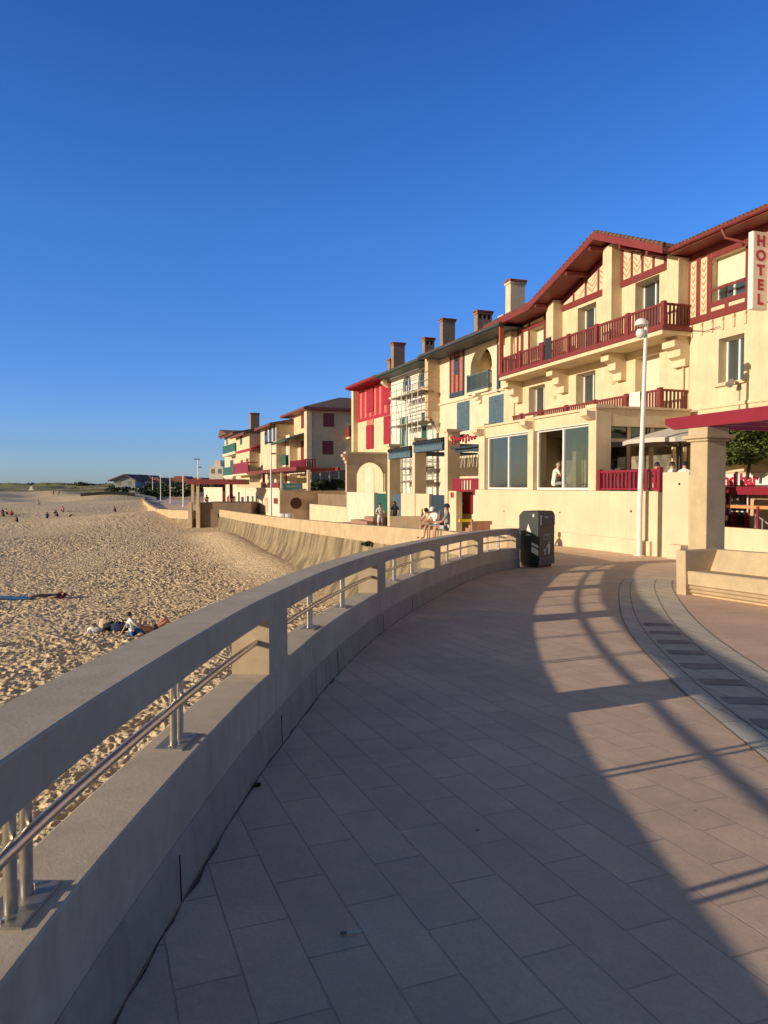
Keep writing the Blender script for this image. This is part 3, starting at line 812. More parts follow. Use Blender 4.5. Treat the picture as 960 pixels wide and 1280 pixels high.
# menu board and posters in the window
pu0, pu1 = rng_u(A, 913, 935.5, 625, .5); pz0 = A.z(924, 640, .5); pz1 = A.z(924, 615, .5)
pb = MB().box(pu0, pu1, .49, .52, pz0, pz1).build('menu_board', SIGNW, shop)
pm = MB()
for i in range(4):
    for j in range(6):
        a = pu0+.06+(pu1-pu0-.1)*i/4; c = pz0+.28+(pz1-pz0-.34)*j/6
        pm.box(a, a+(pu1-pu0)/4-.05, .52, .524, c, c+(pz1-pz0)/6-.05)
pm.build('photo_tiles', M('menu photos', (.26, .20, .22), .5, .45, 9, 0), pb)
mb_ = MB().box(pu0+.05, pu0+.35, .52, .523, pz0+.04, pz0+.24).box(pu1-.5, pu1-.06, .52, .5235, pz0+.04, pz0+.24); mb_.build('notice', BLK, pb)

# wall in front of the shop, orange rail and stair handrail
cw = 3.4
zwt = A.z(930, 660.5, cw); u0_, u1_ = -11, A.u(900, 660, cw)+.9
m = MB().box(u0_, u1_, cw-.2, cw, -1.0, zwt).box(u0_, u1_, cw-.21, cw+.03, -1, -.35)
solo(m, 'low_wall', YEL2, 'low pale yellow wall behind the stone bench in front of the and bar shop', 'wall', ((u0_+u1_)/2, cw, -.8), A, bevel=.01)
orail = thing('hand_rail', 'orange barrier rail across the shop front behind the pillar', 'rail', A, -4, cw-.35, zwt-.3)
zor = A.z(925, 633.5, cw-.35)
MB().box(u0_, u1_-.4, cw-.38, cw-.33, zor-.05, zor+.05).build('bar', ORG, orail, bevel=.01)
for u in (-9, -6.5, -4.1, -1.7): MB().box(u-.03, u+.03, cw-.33, cw-.28, zwt-.3, zor+.03).build('post', CRIM, orail)
hr = thing('stair_handrail', 'grey metal stair handrail beside the shop poster', 'handrail', A, -6, cw-.5, zwt-.4)
pts = [A.hit(944, 660, cw-.6), A.hit(944, 643, cw-.6), A.hit(962, 656, cw-.6), A.hit(975, 668, cw-.6)]
MB().path([(a, cw-.6, b) for a, b in pts], .025).build('rail', GALV, hr, smooth=True)
a, b = A.hit(953, 650, cw-.6); MB().tube((a, cw-.6, b), (a, cw-.6, b-1), .02).build('post', GALV, hr)

# ---- HOTEL blade sign ----------------------------------------------------------
su = A.u(958, 330, .55)
wq0, zz1 = A.hitu(941.5, 288, su); wq1, _ = A.hitu(961, 288, su); _, zz0 = A.hitu(941.5, 386, su)
sign = thing('hotel_sign', 'tall white vertical blade sign with red letters HOTEL', 'sign', A, su, 0, zz0)
wa, wb_ = min(wq0, wq1), max(wq0, wq1); zt1 = zz1
MB().box(su, su+.20, wa, wb_, zz0, zt1).build('sign_box', SIGNW, sign, bevel=.02)
MB().box(su-.012, su-.0005, wa+.03, wb_-.03, zz0+.04, zt1-.04).build('sign_face', M('sign acrylic', (.78, .66, .62), .3, .03, 4, 0), sign)
n = 5; Hh = (zt1-zz0-.16)/n
for i, ch in enumerate('HOTEL'):
    # face normal points along -u ; text x axis must run towards -w (picture right)
    text(ch, 'letter', LTR, sign, Hh*.98, .008, .022, (su-.016, (wa+wb_)/2, zt1-.09-Hh*(i+.5)), (PI/2, 0, -PI/2), sx=1.05)
m = MB()
for z in (zz0+.3, zt1-.3): m.tube((su+.1, -.02, z), (su+.1, wa+.02, z), .03)
m.build('bracket', GALV, sign)

# ---- main gabled hotel ----------------------------------------------------------
hot = thing('hotel', 'gabled yellow hotel with red barge boards, chevron panels and two long red balconies', 'hotel', A, 6, 0, -.6)
H1 = A.u(630.5, 440)                                         # far end
GW = 1.3
ua, za = A.hit(743, 292, GW); ur_, zr_ = A.hit(856, 299, GW); uk, zk = A.hit(661, 381, GW); ulf, zlf = A.hit(625, 401, GW)
ur_ = max(.02, ur_-.1); zr_ += .08
ulf = max(ulf, H1+.1)
ZP = A.z(773, 361)                                          # bottom of chevron panels
def roofz(u):
    return float(np.interp(u, [ur_, ua, uk, ulf], [zr_, za, zk, zlf]))-.3
def W_(pa, pb, yt, yb, ym=None):
    y = ym or (yt+yb)/2; a, b = rng_u(A, pa, pb, y); px = (pa+pb)/2
    return a, b
win2 = [(*W_(794, 824, 340, 400), 8.0, A.z(812, 347)), (*W_(722, 745, 375, 430), 8.0, A.z(737, 380)), (*W_(663, 681, 405, 440), 8.6, A.z(673, 408))]
win1 = [(*W_(794, 824, 440, 500), 4.7, A.z(809, 444)), (*W_(720, 744, 460, 505), A.z(733, 505), A.z(733, 465)), (*W_(661, 681, 478, 515), A.z(671, 520), A.z(671, 482))]
mb = facade(0.0, H1, -1, ZP, 0, win2+win1, .6)
us_ = sorted([0.0, H1, ua, uk]+list(np.linspace(.3, H1-.3, 12)))
for a, b in zip(us_, us_[1:]): mb.quad((a, 0, ZP), (b, 0, ZP), (b, 0, roofz(b)), (a, 0, roofz(a)))
body(mb, 0.0, H1, -10, -.0, -1, 10.4)
mb.build('wall', YEL, hot)
# roof
prf = [(ur_-.05, zr_), (ua, za), (uk, zk), (ulf, zlf)]
low = [(u, z-.16) for u, z in prf]
roof = MB().prism(prf+low[::-1], -4.5, GW, 'w').build('roof', TILE, hot)
sof = [(u, z-.165) for u, z in prf]; MB().prism(sof+[(u, z-.05) for u, z in sof][::-1], -.05, GW-.03, 'w').build('soffit', RED, roof)
bb = [(u, z+.05) for u, z in prf]; MB().prism(bb+[(u, z-.26) for u, z in prf][::-1], GW-.01, GW+.06, 'w').build('barge_board', RED, roof, bevel=.008)
# verge tiles along the gable edge
m = MB()
for (a, b) in zip(prf, prf[1:]):
    L = math.dist(a, b); n = int(L/.28)
    for i in range(n):
        t0, t1 = i/n, (i+.92)/n
        p = lambda t: (a[0]+(b[0]-a[0])*t, GW-.04, a[1]+(b[1]-a[1])*t+.09)
        m.tube(p(t0), p(t1), .09, .075, k=8)
m.build('verge_tiles', TILED, roof, smooth=True)
# purlin ends under the gable
for (px, py) in ((752, 303), (722, 345), (683, 378), (790, 308), (825, 309)):
    u, z = A.hit(px, py, .6); z = roofz(u)+.05; MB().box(u-.07, u+.07, .0, GW-.06, z-.18, z).build('purlin', RED, roof)
# piers
piers = []
for pxa, pxb, ybot in ((838, 846, None), (756, 764, None), (685, 692, None)):
    u0, u1 = rng_u(A, pxa, pxb, 340, .5); u0, u1 = ((u0+u1)/2-.33, (u0+u1)/2+.33)
    zt_ = roofz((u0+u1)/2)-.02; z0 = A.z(846, 425, .5) if pxa == 838 else 7.7
    MB().prism([(u0, z0), (u1, z0), (u1, roofz(u1)), (u0, roofz(u0))], 0, .55, 'w').build('pier', YEL, hot, bevel=.01); piers.append((u0, u1))
corbel(hot, piers[0][0]-.03, piers[0][1]+.03, 0, A.z(846, 425, .5), .72, 1.0)
u0, u1 = rng_u(A, 627, 634, 430, .5); u1 = u0+.65
MB().box(u0, u1, 0, .3, 7.7, roofz(u0)).build('pier', YEL, hot, bevel=.01)
# timber and chevrons: right field (between pier 0 and 1), left field (between 1 and 2)
def field(uA, uB, ncol):
    t = MB(); t.box(uA, uB, 0, .07, ZP-.02, ZP+.26)
    t.prism([(uA, roofz(uA)-.22), (uB, roofz(uB)-.22), (uB, roofz(uB)-.0), (uA, roofz(uA)-.0)], 0, .068, 'w')
    for i in range(ncol+1):
        u = uA+(uB-uA)*i/ncol; u = min(max(u, uA+.06), uB-.06)
        t.prism([(u-.06, ZP), (u+.06, ZP), (u+.06, roofz(u+.06)-.05), (u-.06, roofz(u-.06)-.05)], 0, .06+.0013*i, 'w')
    t.build('timber_frame', RED, hot)
    for i in range(ncol):
        a = uA+(uB-uA)*i/ncol+.07; b = uA+(uB-uA)*(i+1)/ncol-.07
        if roofz((a+b)/2)-.3 > ZP+.35: chevron(hot, a, b, ZP+.26, max(ZP+.3, roofz(a)-.24), .015, max(ZP+.3, roofz(b)-.24))
field(piers[0][1]+.02, piers[1][0]-.02, 5)
field(piers[1][1]+.02, piers[2][0]-.02, 4)
# red timber left bay
t = MB(); ub0, ub1 = rng_u(A, 647, 682, 430); 
for u, wd_ in ((ub0+.05, .1), (ub1-.05, .1), (win2[2][0]-.08, .1), (win2[2][1]+.1, .1), (ub1-.6, .08)):
    t.box(u-wd_/2-.03, u+wd_/2+.03, 0, .05+random.random()*.01, 7.7, roofz(u))
t.box(ub0, ub1, 0, .066, win2[2][3], win2[2][3]+.2); t.build('timber_frame', RED, hot)
# windows
window(hot, *win2[0][:2], win2[0][2]-.3, win2[0][3], -.48, mull=1)
window(hot, *win2[1][:2], win2[1][2]-.3, win2[1][3], -.48, mull=1)
window(hot, *win2[2][:2], win2[2][2], win2[2][3], -.48, mull=1, blind=.45)
window(hot, *win1[0][:2], win1[0][2]-.3, win1[0][3], -.48, mull=0, blind=.97)
window(hot, *win1[1][:2], win1[1][2], win1[1][3], -.48, mull=1); window(hot, *win1[2][:2], win1[2][2], win1[2][3], -.48, mull=1)
# upper balcony
bw = 1.3
ubr = A.u(829, 400, bw); ubl = A.u(627, 470, bw); zbt = A.z(829, 378, bw); zbb = A.z(829, 418, bw)
bal = MB().box(ubr-.1, ubl+.1, -.02, bw+.12, zbb+.0, zbb+.16).build('balcony', YEL, hot, bevel=.01)
MB().box(ubr-.14, ubl+.14, .02, bw+.16, zbb+.162, zbb+.34).build('balcony_edge', RED, bal, bevel=.01)
ps = [A.u(px, 420, bw) for px in (829, 785, 746, 711, 678.5, 651, 628)]
railing(bal, ubr, ubl, bw, zbb+.3, zbt, ps, RED, .17, ret=[(ubr, -.0), (ubl, -.0)], bw=.07, pw=.2)
MB().box(ubl-.0, ubl+.12, bw-.12, bw+.12, zbb+.0, zlf-.25).build('end_panel', REDO, bal)
for (pa, pb, yt) in ((760, 772, 441), (690, 702, 460), (636, 645, 480)):
    u0, u1 = rng_u(A, pa-2, pb-2, yt, .6); uc = (u0+u1)/2; corbel(hot, uc-.28, uc+.28, 0, zbb-.003, .95, 1.15)
# a person-sized dark garment hung on the balcony rail
uc, zc = A.hit(687, 438, bw); gm = MB(); P = []
for i in range(9):
    P.append([(uc-.28+.56*i/8, bw+.075+.03*math.sin(i*1.7), zc+.62-.16*k) for k in range(8)])
gm.grid(P); solo(gm, 'towel', M('dark towel', (.03, .04, .05), .95, .1, 8, .3), 'dark towel hanging over the upper red balcony rail', 'towel', (uc, bw+.1, zc-.5), A)
# lower balcony
lbr = A.u(825, 495, bw); lbl = A.u(641, 520, bw); zlt = A.z(825, 486, bw); zlb = zlt-1.15
b2 = MB().box(lbr-.1, lbl+.1, -.02, bw+.1, zlb-.2, zlb).build('balcony', YEL, hot)
ps = [A.u(px, 495, bw) for px in (825, 783, 744, 708, 677, 652)]
railing(b2, lbr, lbl, bw, zlb, zlt, ps, RED, .17, ret=[(lbr, -.0)], bw=.07, pw=.2)
m = MB(); P = []
uc = A.u(793, 497, bw+.1); hwid = abs(A.u(786.5, 497, bw)-A.u(800, 497, bw))/2; z1 = zlt+.03
for i in range(9): P.append([(uc-hwid+2*hwid*i/8, bw+.09+.012*math.sin(i*1.3+k), z1-.62*k/6) for k in range(7)])
for i in range(9): P[i].insert(0, (P[i][0][0], bw-.06, z1-.01))
m.grid(P); solo(m, 'towel', TOWEL, 'white towel hung over the lower red balcony rail', 'towel', (uc, bw+.1, z1-.6), A)
# downpipes, wall lamps
m = MB(); 
for px, ya in ((643.5, 480),):
    u, z = A.hit(px, ya); m.tube((u, .06, 2), (u, .06, 9.8), .05, k=8)
u, z = A.hit(857.5, 430); m.tube((u+.05, .07, 4.2), (u+.05, .07, 7.2), .03, k=8); m.build('downpipe', YEL2, hot, smooth=True)
pts = [A.hit(px, py, .08) for px, py in ((900, 408), (882, 414), (862, 413), (845, 411), (838, 404))]
MB().path([(a, .10, b) for a, b in pts], .012, 5).build('cable', BLK, hot)
for px in (801, 739): u, z = A.hit(px, 452); MB().tube((u+1.6, 0, z+.2), (u+1.6, .16, z+.2), .06, k=10).build('wall_lamp', CHAR, hot)
for (px, py) in ((694, 497), (767, 478)): u, z = A.hit(px, py); MB().box(u-.12, u+.12, 0, .03, z-.09, z+.09).build('vent', TAN, hot)
# chimney of the hotel
u0, u1 = rng_u(A, 633, 637, 370, -.2); uc = (u0+u1)/2
wcc, zc1 = A.hitu(657, 352, uc-.3); zc1 = A.z(633, 352, -.2)
chimney(hot, uc-.3, uc+.3, -.2, -1.15, 10, zc1, YEL, step=.45)

# ================================================================== HOTEL TERRACE
C0 = A.u(594, 613, TW); C1 = A.u(829, 590, TW); C2 = A.u(862, 590, TW)          # far end, step, near end
ZTW = A.z(744, 613.5, TW)                                     # parapet top of terrace wall
ZTW2 = A.z(850, 590, TW)
ter = thing('terrace', 'pale yellow hotel terrace with glazed dining room above a plain front wall', 'terrace', A, 5, TW, -.6)
ug = A.u(822.5, 600, TW)
m = MB().box(ug, C0, TW-.25, TW, -1, ZTW).box(ug+.25, C0, TW, TW+.10, -1, -.05-.0)
m.build('wall', YEL2, ter, bevel=.01)
MB().box(C2-.0, C1-.0, TW-.3, TW+.02, -1, ZTW2).box(C2, C1-.6, TW+.02, TW+.30, -1, -.05).build('side_wall', YEL2, ter, bevel=.012)
MB().box(C1-.05, ug+.05, TW-.45, TW-.35, -1, ZTW).build('slot_wall', BLU, ter)  # grey blue colour stands in for the shadow inside the slot
MB().box(C2-.2, C2, 3.5, TW-.0, -1, ZTW2-.1).build('return_wall', YEL2, ter)
MB().box(C2+.01, C0, 3.0, TW-.31, ZTW-.9, ZTW-.75).box(C2+3.2, C0, 0, 2.99, ZTW-.9, ZTW-.75).build('floor', STEP, ter)
m = MB()
for px, py in ((700, 640.5), (789, 639), (630, 639), (850, 605)):
    u, z = A.hit(px, py, TW); m.tube((u, TW-.05, z), (u, TW+.012+.02*(px == 850), z), .04, k=10)
m.build('drain_spout', BLK, ter)
# glazed box
cols = [(599, 606), (660, 667), (736, 745.5)]
czt = A.z(744, 511, TW)
box_r = A.u(745.5, 560, TW); cu = []
for k, (pa, pb) in enumerate(cols):
    a, b = rng_u(A, pa, pb, 580, TW); cu.append((a, b))
for k, (a, b) in enumerate(cu):
    c = MB().box(a, b, TW-.62, TW+.03, ZTW+.002, czt+.12+.001*k).build('column', YEL, ter, bevel=.012)
    MB().box(a-.10, b+.10, TW-.66, TW+.10, czt+.02, czt+.16+.001*k).build('capital', YEL, c, bevel=.01)
    z = czt-.08
    MB().prism([(TW+.03, z), (TW+.42, z), (TW+.42, z-.16), (TW+.22, z-.28), (TW+.03, z-.34)], a+.02, b-.02, 'u').build('bracket', YEL2, c)
wzt = A.z(736, 528, TW)
roofb = MB().box(cu[2][0]+.02, cu[0][1], TW-.5, TW-.03, wzt, czt-.02).box(cu[2][0]-.05, cu[0][1], TW-.45, TW+.06, czt-.02, czt+.08)
# the roof edge turning back along the side towards the facade
roofb.box(cu[2][0]+.01, cu[2][1]-.01, .3, TW-.62, czt-.62, czt+.03).box(cu[2][0]-.08, cu[2][1]-.05, .3, TW-.6, czt+.03, czt+.12)
roofb.box(cu[2][1], cu[0][1], .02, TW-.5, czt-.3, czt-.12)
roofb.build('terrace_roof', YEL, ter, bevel=.01)
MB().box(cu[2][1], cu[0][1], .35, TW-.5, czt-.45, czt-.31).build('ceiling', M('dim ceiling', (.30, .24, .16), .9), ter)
# big sliding windows
pz0 = ZTW+.02; W3 = TW-.22
def bigwin(a, b, frac=.5, open_near=False):
    fr_ = MB(); fw = .09; zt_ = wzt-.02
    fr_.box(a, b, W3-.05, W3+.05, pz0, pz0+fw); fr_.box(a, b, W3-.05, W3+.05, zt_-fw, zt_)
    fr_.box(a, a+fw, W3-.048, W3+.048, pz0, zt_); fr_.box(b-fw, b, W3-.048, W3+.048, pz0, zt_)
    c = (a+b)/2; fr_.box(c-.05, c+.05, W3-.046, W3+.056, pz0, zt_)
    fr_.box(a, b, W3+.06, W3+.18, zt_-.02, zt_+.16)
    f = fr_.build('window', PVC, ter)
    MB().quad((a+fw, W3, pz0+fw), (c-.05, W3, pz0+fw), (c-.05, W3, zt_-fw), (a+fw, W3, zt_-fw)).build('pane', GLB, f)
    if not open_near: MB().quad((c+.05, W3, pz0+fw), (b-fw, W3, pz0+fw), (b-fw, W3, zt_-fw), (c+.05, W3, zt_-fw)).build('pane', GLB, f)
bigwin(cu[1][1]+.01, cu[0][0]-.01)
bigwin(cu[2][1]+.01, cu[1][0]-.01, open_near=True)
# side glazing facing the open terrace (plane of constant u at the near side)
us = cu[2][0]+.25
wA, zA = A.hitu(757, 549, us); 
sf = MB(); wz_ = A.hitu(800, 551, us)[1]
mw = [TW-.7]+[A.hitu(px, 560, us)[0] for px in (785, 814, 842)]+[.35]
for w in mw: sf.box(us-.05, us+.05, w-.07, w+.07, ZTW-.75, czt-.6)
sf.box(us-.045, us+.045, .3, TW-.6, wz_-.06, wz_+.06)
sfo = sf.build('side_window', YEL2, ter)
for a, b in zip(mw, mw[1:]):
    MB().box(us-.006, us+.006, b+.07, a-.07, wz_+.06, czt-.62).build('pane', GLS, sfo)
MB().box(us-.006, us+.006, mw[1]+.07, mw[0]-.07, ZTW-.7, wz_-.06).build('pane', GLS, sfo)
# inside
m = MB().box(cu[2][1], cu[0][1], .04, .10, ZTW-.75, czt-.3); m.build('inner_wall', M('bar interior', (.42, .34, .25), .8, .4, 1.0), ter)
MB().box(cu[1][0]-1.2, cu[1][1]+.8, .10, .5, ZTW-.75, ZTW+.9).build('bar_counter', DRK, ter)
MB().box(cu[0][1]-.25, cu[0][1]-.1, .1, TW-.62, ZTW-.75, czt-.3).build('inner_wall', YEL, ter)
m = MB()
for k in range(3): m.box(cu[1][0]-.8+k*1.1, cu[1][0]-.5+k*1.1, 1.2, 1.5, ZTW-.75, czt-.5)
m.build('inner_pillar', M('inner pillar', (.40, .30, .20), .8), ter)
# bar tables and chairs seen through the glass
def cafe_table(u, w, lab):
    t = thing('cafe_table', lab, 'table', A, u, w, ZTW-.75)
    z = ZTW-.75; MB().box(u-.4, u+.4, w-.35, w+.35, z+.98, z+1.02).build('table_top', BLK, t, bevel=.008)
    MB().tube((u, w, z), (u, w, z+.98), .035).build('leg', BLK, t); MB().box(u-.25, u+.25, w-.25, w+.25, z, z+.03).build('base', BLK, t)
cafe_table(cu[2][1]+1.0, TW-.95, 'dark cafe table behind the open window beside the man')
cafe_table((cu[1][1]+cu[0][0])/2, TW-.95, 'dark cafe table behind the closed far window of the dining room')
# red balustrade on terrace wall
rb = thing('balustrade', 'red painted balustrade on the open part of the hotel terrace', 'balustrade', A, (ug+box_r)/2, TW-.1, ZTW)
zr1 = A.z(747, 588.5, TW)
a0, a1 = ug-.05, cu[2][0]-.02
railing(rb, a0, a1, TW-.1, ZTW-.02, zr1, (a0+.08, a1-.08), CRIM, .2, bw=.10, pw=.14)
# far balustrade on the neighbour's terrace is built with house row

# umbrella and terrace guests are placed later
# ================================================================== ROW OF HOUSES (frame B)
def UB(px, py=560, w=0): return B.u(px, py, w)
TWB = 4.6
bu0 = UB(631, 450)                       # near end of the blue house
# ---- blue shuttered house ----
f1 = UB(549, 430)                           # its far fin
hb = thing('house', 'cream house with big arched loggia, grey blue shutters and orange timber strip', 'house', B, (bu0+f1)/2, 0, -.8)
EB = 1.5
ze = B.z(625, 404, EB)
aw0, aw1 = rng_u(B, 588, 615, 460); az0 = B.z(601, 488); az1 = B.z(601, 434)
s1 = rng_u(B, 571, 587, 520); s1z = (B.z(579, 539), B.z(579, 502)); s2 = rng_u(B, 611, 630, 510); s2 = (max(s2[0], bu0+.1), s2[1]); s2z = (B.z(621, 533), B.z(621, 494))
hz = -1.3
mb = facade(bu0, f1, hz, ze+.3, 0, [(aw0, aw1, az0, az1, (az1-az0)*.48), (*s1, *s1z), (*s2, *s2z)], .6)
body(mb, bu0, f1, -9, 0, hz, ze+.3).build('wall', CRE, hb)
eave_roof(hb, UB(626, 404, EB), f1, EB, ze, 10, .3, TILED, M('dark blue grey eave', (.055, .07, .085), .6), rafters=0)
m = MB().box(aw0-.02, aw1+.02, -1.5, -1.45, az0, az1); m.build('loggia_wall', YEL, hb)
MB().box(aw0, aw1, -1.45, -.6, az0-.1, az0).box(aw0-.1, aw0, -1.45, -.6, az0, az1).box(aw1, aw1+.1, -1.45, -.6, az0, az1).build('loggia', YEL, hb)
shutters(hb, aw0+.1, aw0+(aw1-aw0)*.5, az0, az1-.5, -1.4, BLU, 1)
bl = MB().box(aw0+.0, aw1-.0, -.1, .28, az0-.18, az0-.02).build('balcony', CRE, hb)
railing(bl, aw0+.03, aw1-.03, .2, az0-.02, az0+1.05, (aw0+.05, aw1-.05), BLU, .16, ret=[(aw0+.05, -.1), (aw1-.05, -.1)], bw=.05, pw=.08)
corbel(hb, (aw0+aw1)/2-.22, (aw0+aw1)/2+.22, 0, az0-.2, .5, .6, CRE)
m = MB().box(bu0, f1-.0, 0, .1, az0-.34, az0-.2); m.build('string_course', CRE, hb, bevel=.01)
for (a, b), (c, d) in ((s1, s1z), (s2, s2z)): shutters(hb, a, b, c, d, -.04, BLU, 2)
# orange timber panel
p0, p1 = rng_u(B, 564, 580, 470); pz0_ = B.z(572, 493); pz1_ = B.z(572, 443)
tp = MB().box(p0, p1, 0, .05, pz0_, ze+.05).build('timber_panel', REDO, hb); m = MB()
for k, t in enumerate((0, .34, .66, 1)): u = p0+(p1-p0)*t; m.box(u-.09, u+.09, .05, .085+.001*k, pz0_, ze+.05)
m.box(p0-.09, p1+.09, .05, .095, pz0_-.15, pz0_+.15); m.build('timber_frame', BLD, tp)
MB().box(p0+(p1-p0)*.36, p0+(p1-p0)*.62, .05, .10, pz0_+1.3, pz0_+2.5).build('window', GLA, hb)
MB().box(UB(626, 450), UB(626, 450)+.3, 0, .1, pz0_-.5, ze).build('corner_post', BLD, hb)
# ---- fin between blue and scaffolded house ----
def fin(par, px_near, px_out, w_out, ztop, mat, zb=-1.3, thick=.5, zcut=None):
    a = UB(px_near, 500, w_out); MB().prism([(0, zcut or zb), (w_out, zcut or zb), (w_out, ztop), (-.6, ztop+.35), (-.6, zb), (0, zb)], a, a+thick, 'u').build('party_wall', mat, par, bevel=.01)
    MB().box(a-.05, a+thick+.05, w_out-.35, w_out+.1, ztop, ztop+.16).build('wall_cap', mat, par, bevel=.02); return a
ufin = UB(549, 480, .9)
hf = thing('house', 'cream scaffolded house with three small arched windows and green shutters', 'house', B, UB(515, 500), 0, -1)
MB().prism([(0, B.z(555, 520)), (.9, B.z(549, 522, .9)), (.9, ze+.35), (-.6, ze+.9), (-.6, 5)], f1-.12, f1+.42, 'u').build('party_wall', M('pinkish party wall', (.60, .44, .28), .85, .06, 2, .2, .006, streak=.15), hf, bevel=.01)
MB().prism([(0, B.z(549, 525)-.9), (.55, B.z(549, 525)), (.55, B.z(549, 522)+.4), (0, B.z(549, 522)+.4)], f1-.13, f1+.43, 'u').build('corbel', CRE, hf)
g0 = f1+.43; g1 = UB(488, 480)
ze3 = B.z(543, 441, 1.3)
arc = [(503.5, 513.5, 490, 466), (523, 534.5, 484, 460), (541.5, 550, 478, 455)]
ops = []
for pa, pb, yb, yt in arc:
    a, b = rng_u(B, pa, pb, (yb+yt)/2); a = max(a, g0+.05)
    if b <= a+.2: b = a+.5
    z0_, z1_ = B.z((pa+pb)/2, yb), B.z((pa+pb)/2, yt); ops.append((a, b, z0_, z1_, min((b-a)*.6, (z1_-z0_)*.5)))
zm0, zm1 = np.mean([o[2] for o in ops]), np.mean([o[3] for o in ops]); ops = [(o[0], o[1], zm0, zm1, o[4]) for o in ops]
gs = [rng_u(B, 499.5, 510, 538), rng_u(B, 526, 534, 530)]; gz = (B.z(505, 558), B.z(505, 521))
mb = facade(g0, g1, hz, ze3+.3, 0, ops+[(*q, *gz) for q in gs], .2); body(mb, g0, g1, -9, 0, hz, ze3+.3).build('wall', M('off white render', (.80, .76, .67), .85, .05, 1.2, .2, .006, streak=.2), hf)
for o in ops: window(hf, o[0]-.1, o[1]+.1, o[2], o[3], -.17, mull=1)
for q in gs: shutters(hf, *q, *gz, -.05, GRN, 2)
m = MB().box(g0, g1, 0, .14, zm0-.22, zm0-.03); m.build('string_course', CRE, hf, bevel=.02)
eave_roof(hf, g0, g1+.1, 1.3, ze3, 10, .3, TILED, EAV, rafters=0)
# ---- red timbered house ----
r0 = g1+.5; r1 = UB(445, 500)
hr_ = thing('house', 'yellow house with bright red eave and pink and red vertical timbering', 'house', B, UB(465, 500), 0, -1)
ze4 = B.z(482, 465, 1.3)
mb = facade(g1+.12, r1, hz, ze4+.2, 0, [], .3); body(mb, g1+.12, r1, -9, 0, hz, ze4+.2).build('wall', YEL, hr_)
eave_roof(hr_, g1+.12, UB(433, 485, 1.3), 1.3, ze4, 10, .3, TILE, RED2, rafters=.55)
# side pier at the far left edge and near pier
MB().box(r1-.55, r1, .0, .45, 3.9, ze4).build('pier', YEL, hr_, bevel=.01)
MB().prism([(0, ze4-.9), (.6, ze4-.5), (.6, ze4+.2), (-.5, ze4+.7), (-.5, ze4-.9)], g1+.12, g1+.62, 'u').build('party_wall', CRE, hr_, bevel=.01)
ta, tb_ = g1+.14, r1-.6
tz1 = ze4-.1; tzm = B.z(470, 521); tzb = B.z(470, 560)
m = MB(); mp = MB(); nst = 13
for i in range(nst):
    u = ta+(tb_-ta)*(i+.5)/nst; ww = (tb_-ta)/nst
    (mp if i % 2 else m).box(u-ww*.5, u+ww*.5, 0, .03+.02*(i % 2 == 0), tzm, tz1)
m.box(ta, tb_, 0, .07, tzm-.12, tzm+.12)
m.build('timber_frame', RED2, hr_); mp.build('timber_infill', PINK, hr_)
for (pa, pb, yt, yb) in ((459.5, 468, 482, 515), (459, 467.5, 531, 561), (481, 489, 478, 505), (481, 489, 520, 555)):
    a, b = rng_u(B, pa, pb, (yt+yb)/2); z0_, z1_ = B.z((pa+pb)/2, yb), B.z((pa+pb)/2, yt); shutters(hr_, a, b, z0_, z1_, .08, RED2, 2)
a, b = rng_u(B, 459, 467.5, 522); MB().box(a, b, 0, .06, B.z(463, 530), tzm-.12).build('infill_strip', PINK, hr_)

# chimneys (each on the roof of its house)
def chim(par, pxl, pxm, pxr, yt, yb, holes, w=-2.5, step=None, mat=BRK):
    """front lit face pxl..pxm, camera-facing side pxm..pxr"""
    uc = UB(pxm, yt, w); ua_ = UB(pxl, yt, w); wi, _ = B.hitu(pxr, yt, uc); z1 = B.z(pxm, yt, w); z0 = B.z(pxm, yb, w)-.6
    chimney(par, uc, max(ua_, uc+.5), wi, w, z0, z1, mat, holes, step)
chim(hb, 593, 597, 615, 388, 412, 3)
chim(hf, 550.5, 553.5, 569, 398, 428, 0, step=None)
chim(hf, 528, 531, 543, 422, 441, 2)
chim(hf, 489, 492, 506, 428, 457, 0)
chim(hr_, 484.5, 487.5, 500, 449, 462, 0)

# ---- terrace fronts of the row ----
ZTB = .15
colpx = [(556.5, 559.8), (516, 518.8), (484.8, 487.3)]
tr = thing('terrace', 'row house terrace with yellow columns, blue gates and dark blue slatted canopies', 'terrace', B, UB(525, 615, TWB), TWB, -1)
ctop = B.z(558, 552, TWB); cu2 = []
for k, (pa, pb) in enumerate(colpx):
    a, b = rng_u(B, pa, pb, 580, TWB); b = max(b, a+.38); cu2.append((a, b))
    w_in = .72
    zt_ = B.z(pa+1.5, (546, 556, 563)[k], TWB)+.25
    c = MB().box(a, b, TWB-w_in, TWB+.02, -1.6, zt_).build('column', YEL2, tr, bevel=.012)
    MB().box(a-.08, b+.08, TWB-w_in-.05, TWB+.1, zt_-.001, zt_+.16).build('capital', YEL2, c)
    MB().tube((a-.22, TWB-.2, zt_-.35), (b+.22, TWB-.2, zt_-.35), .16, k=12).build('beam_end', YEL2, c, smooth=True)
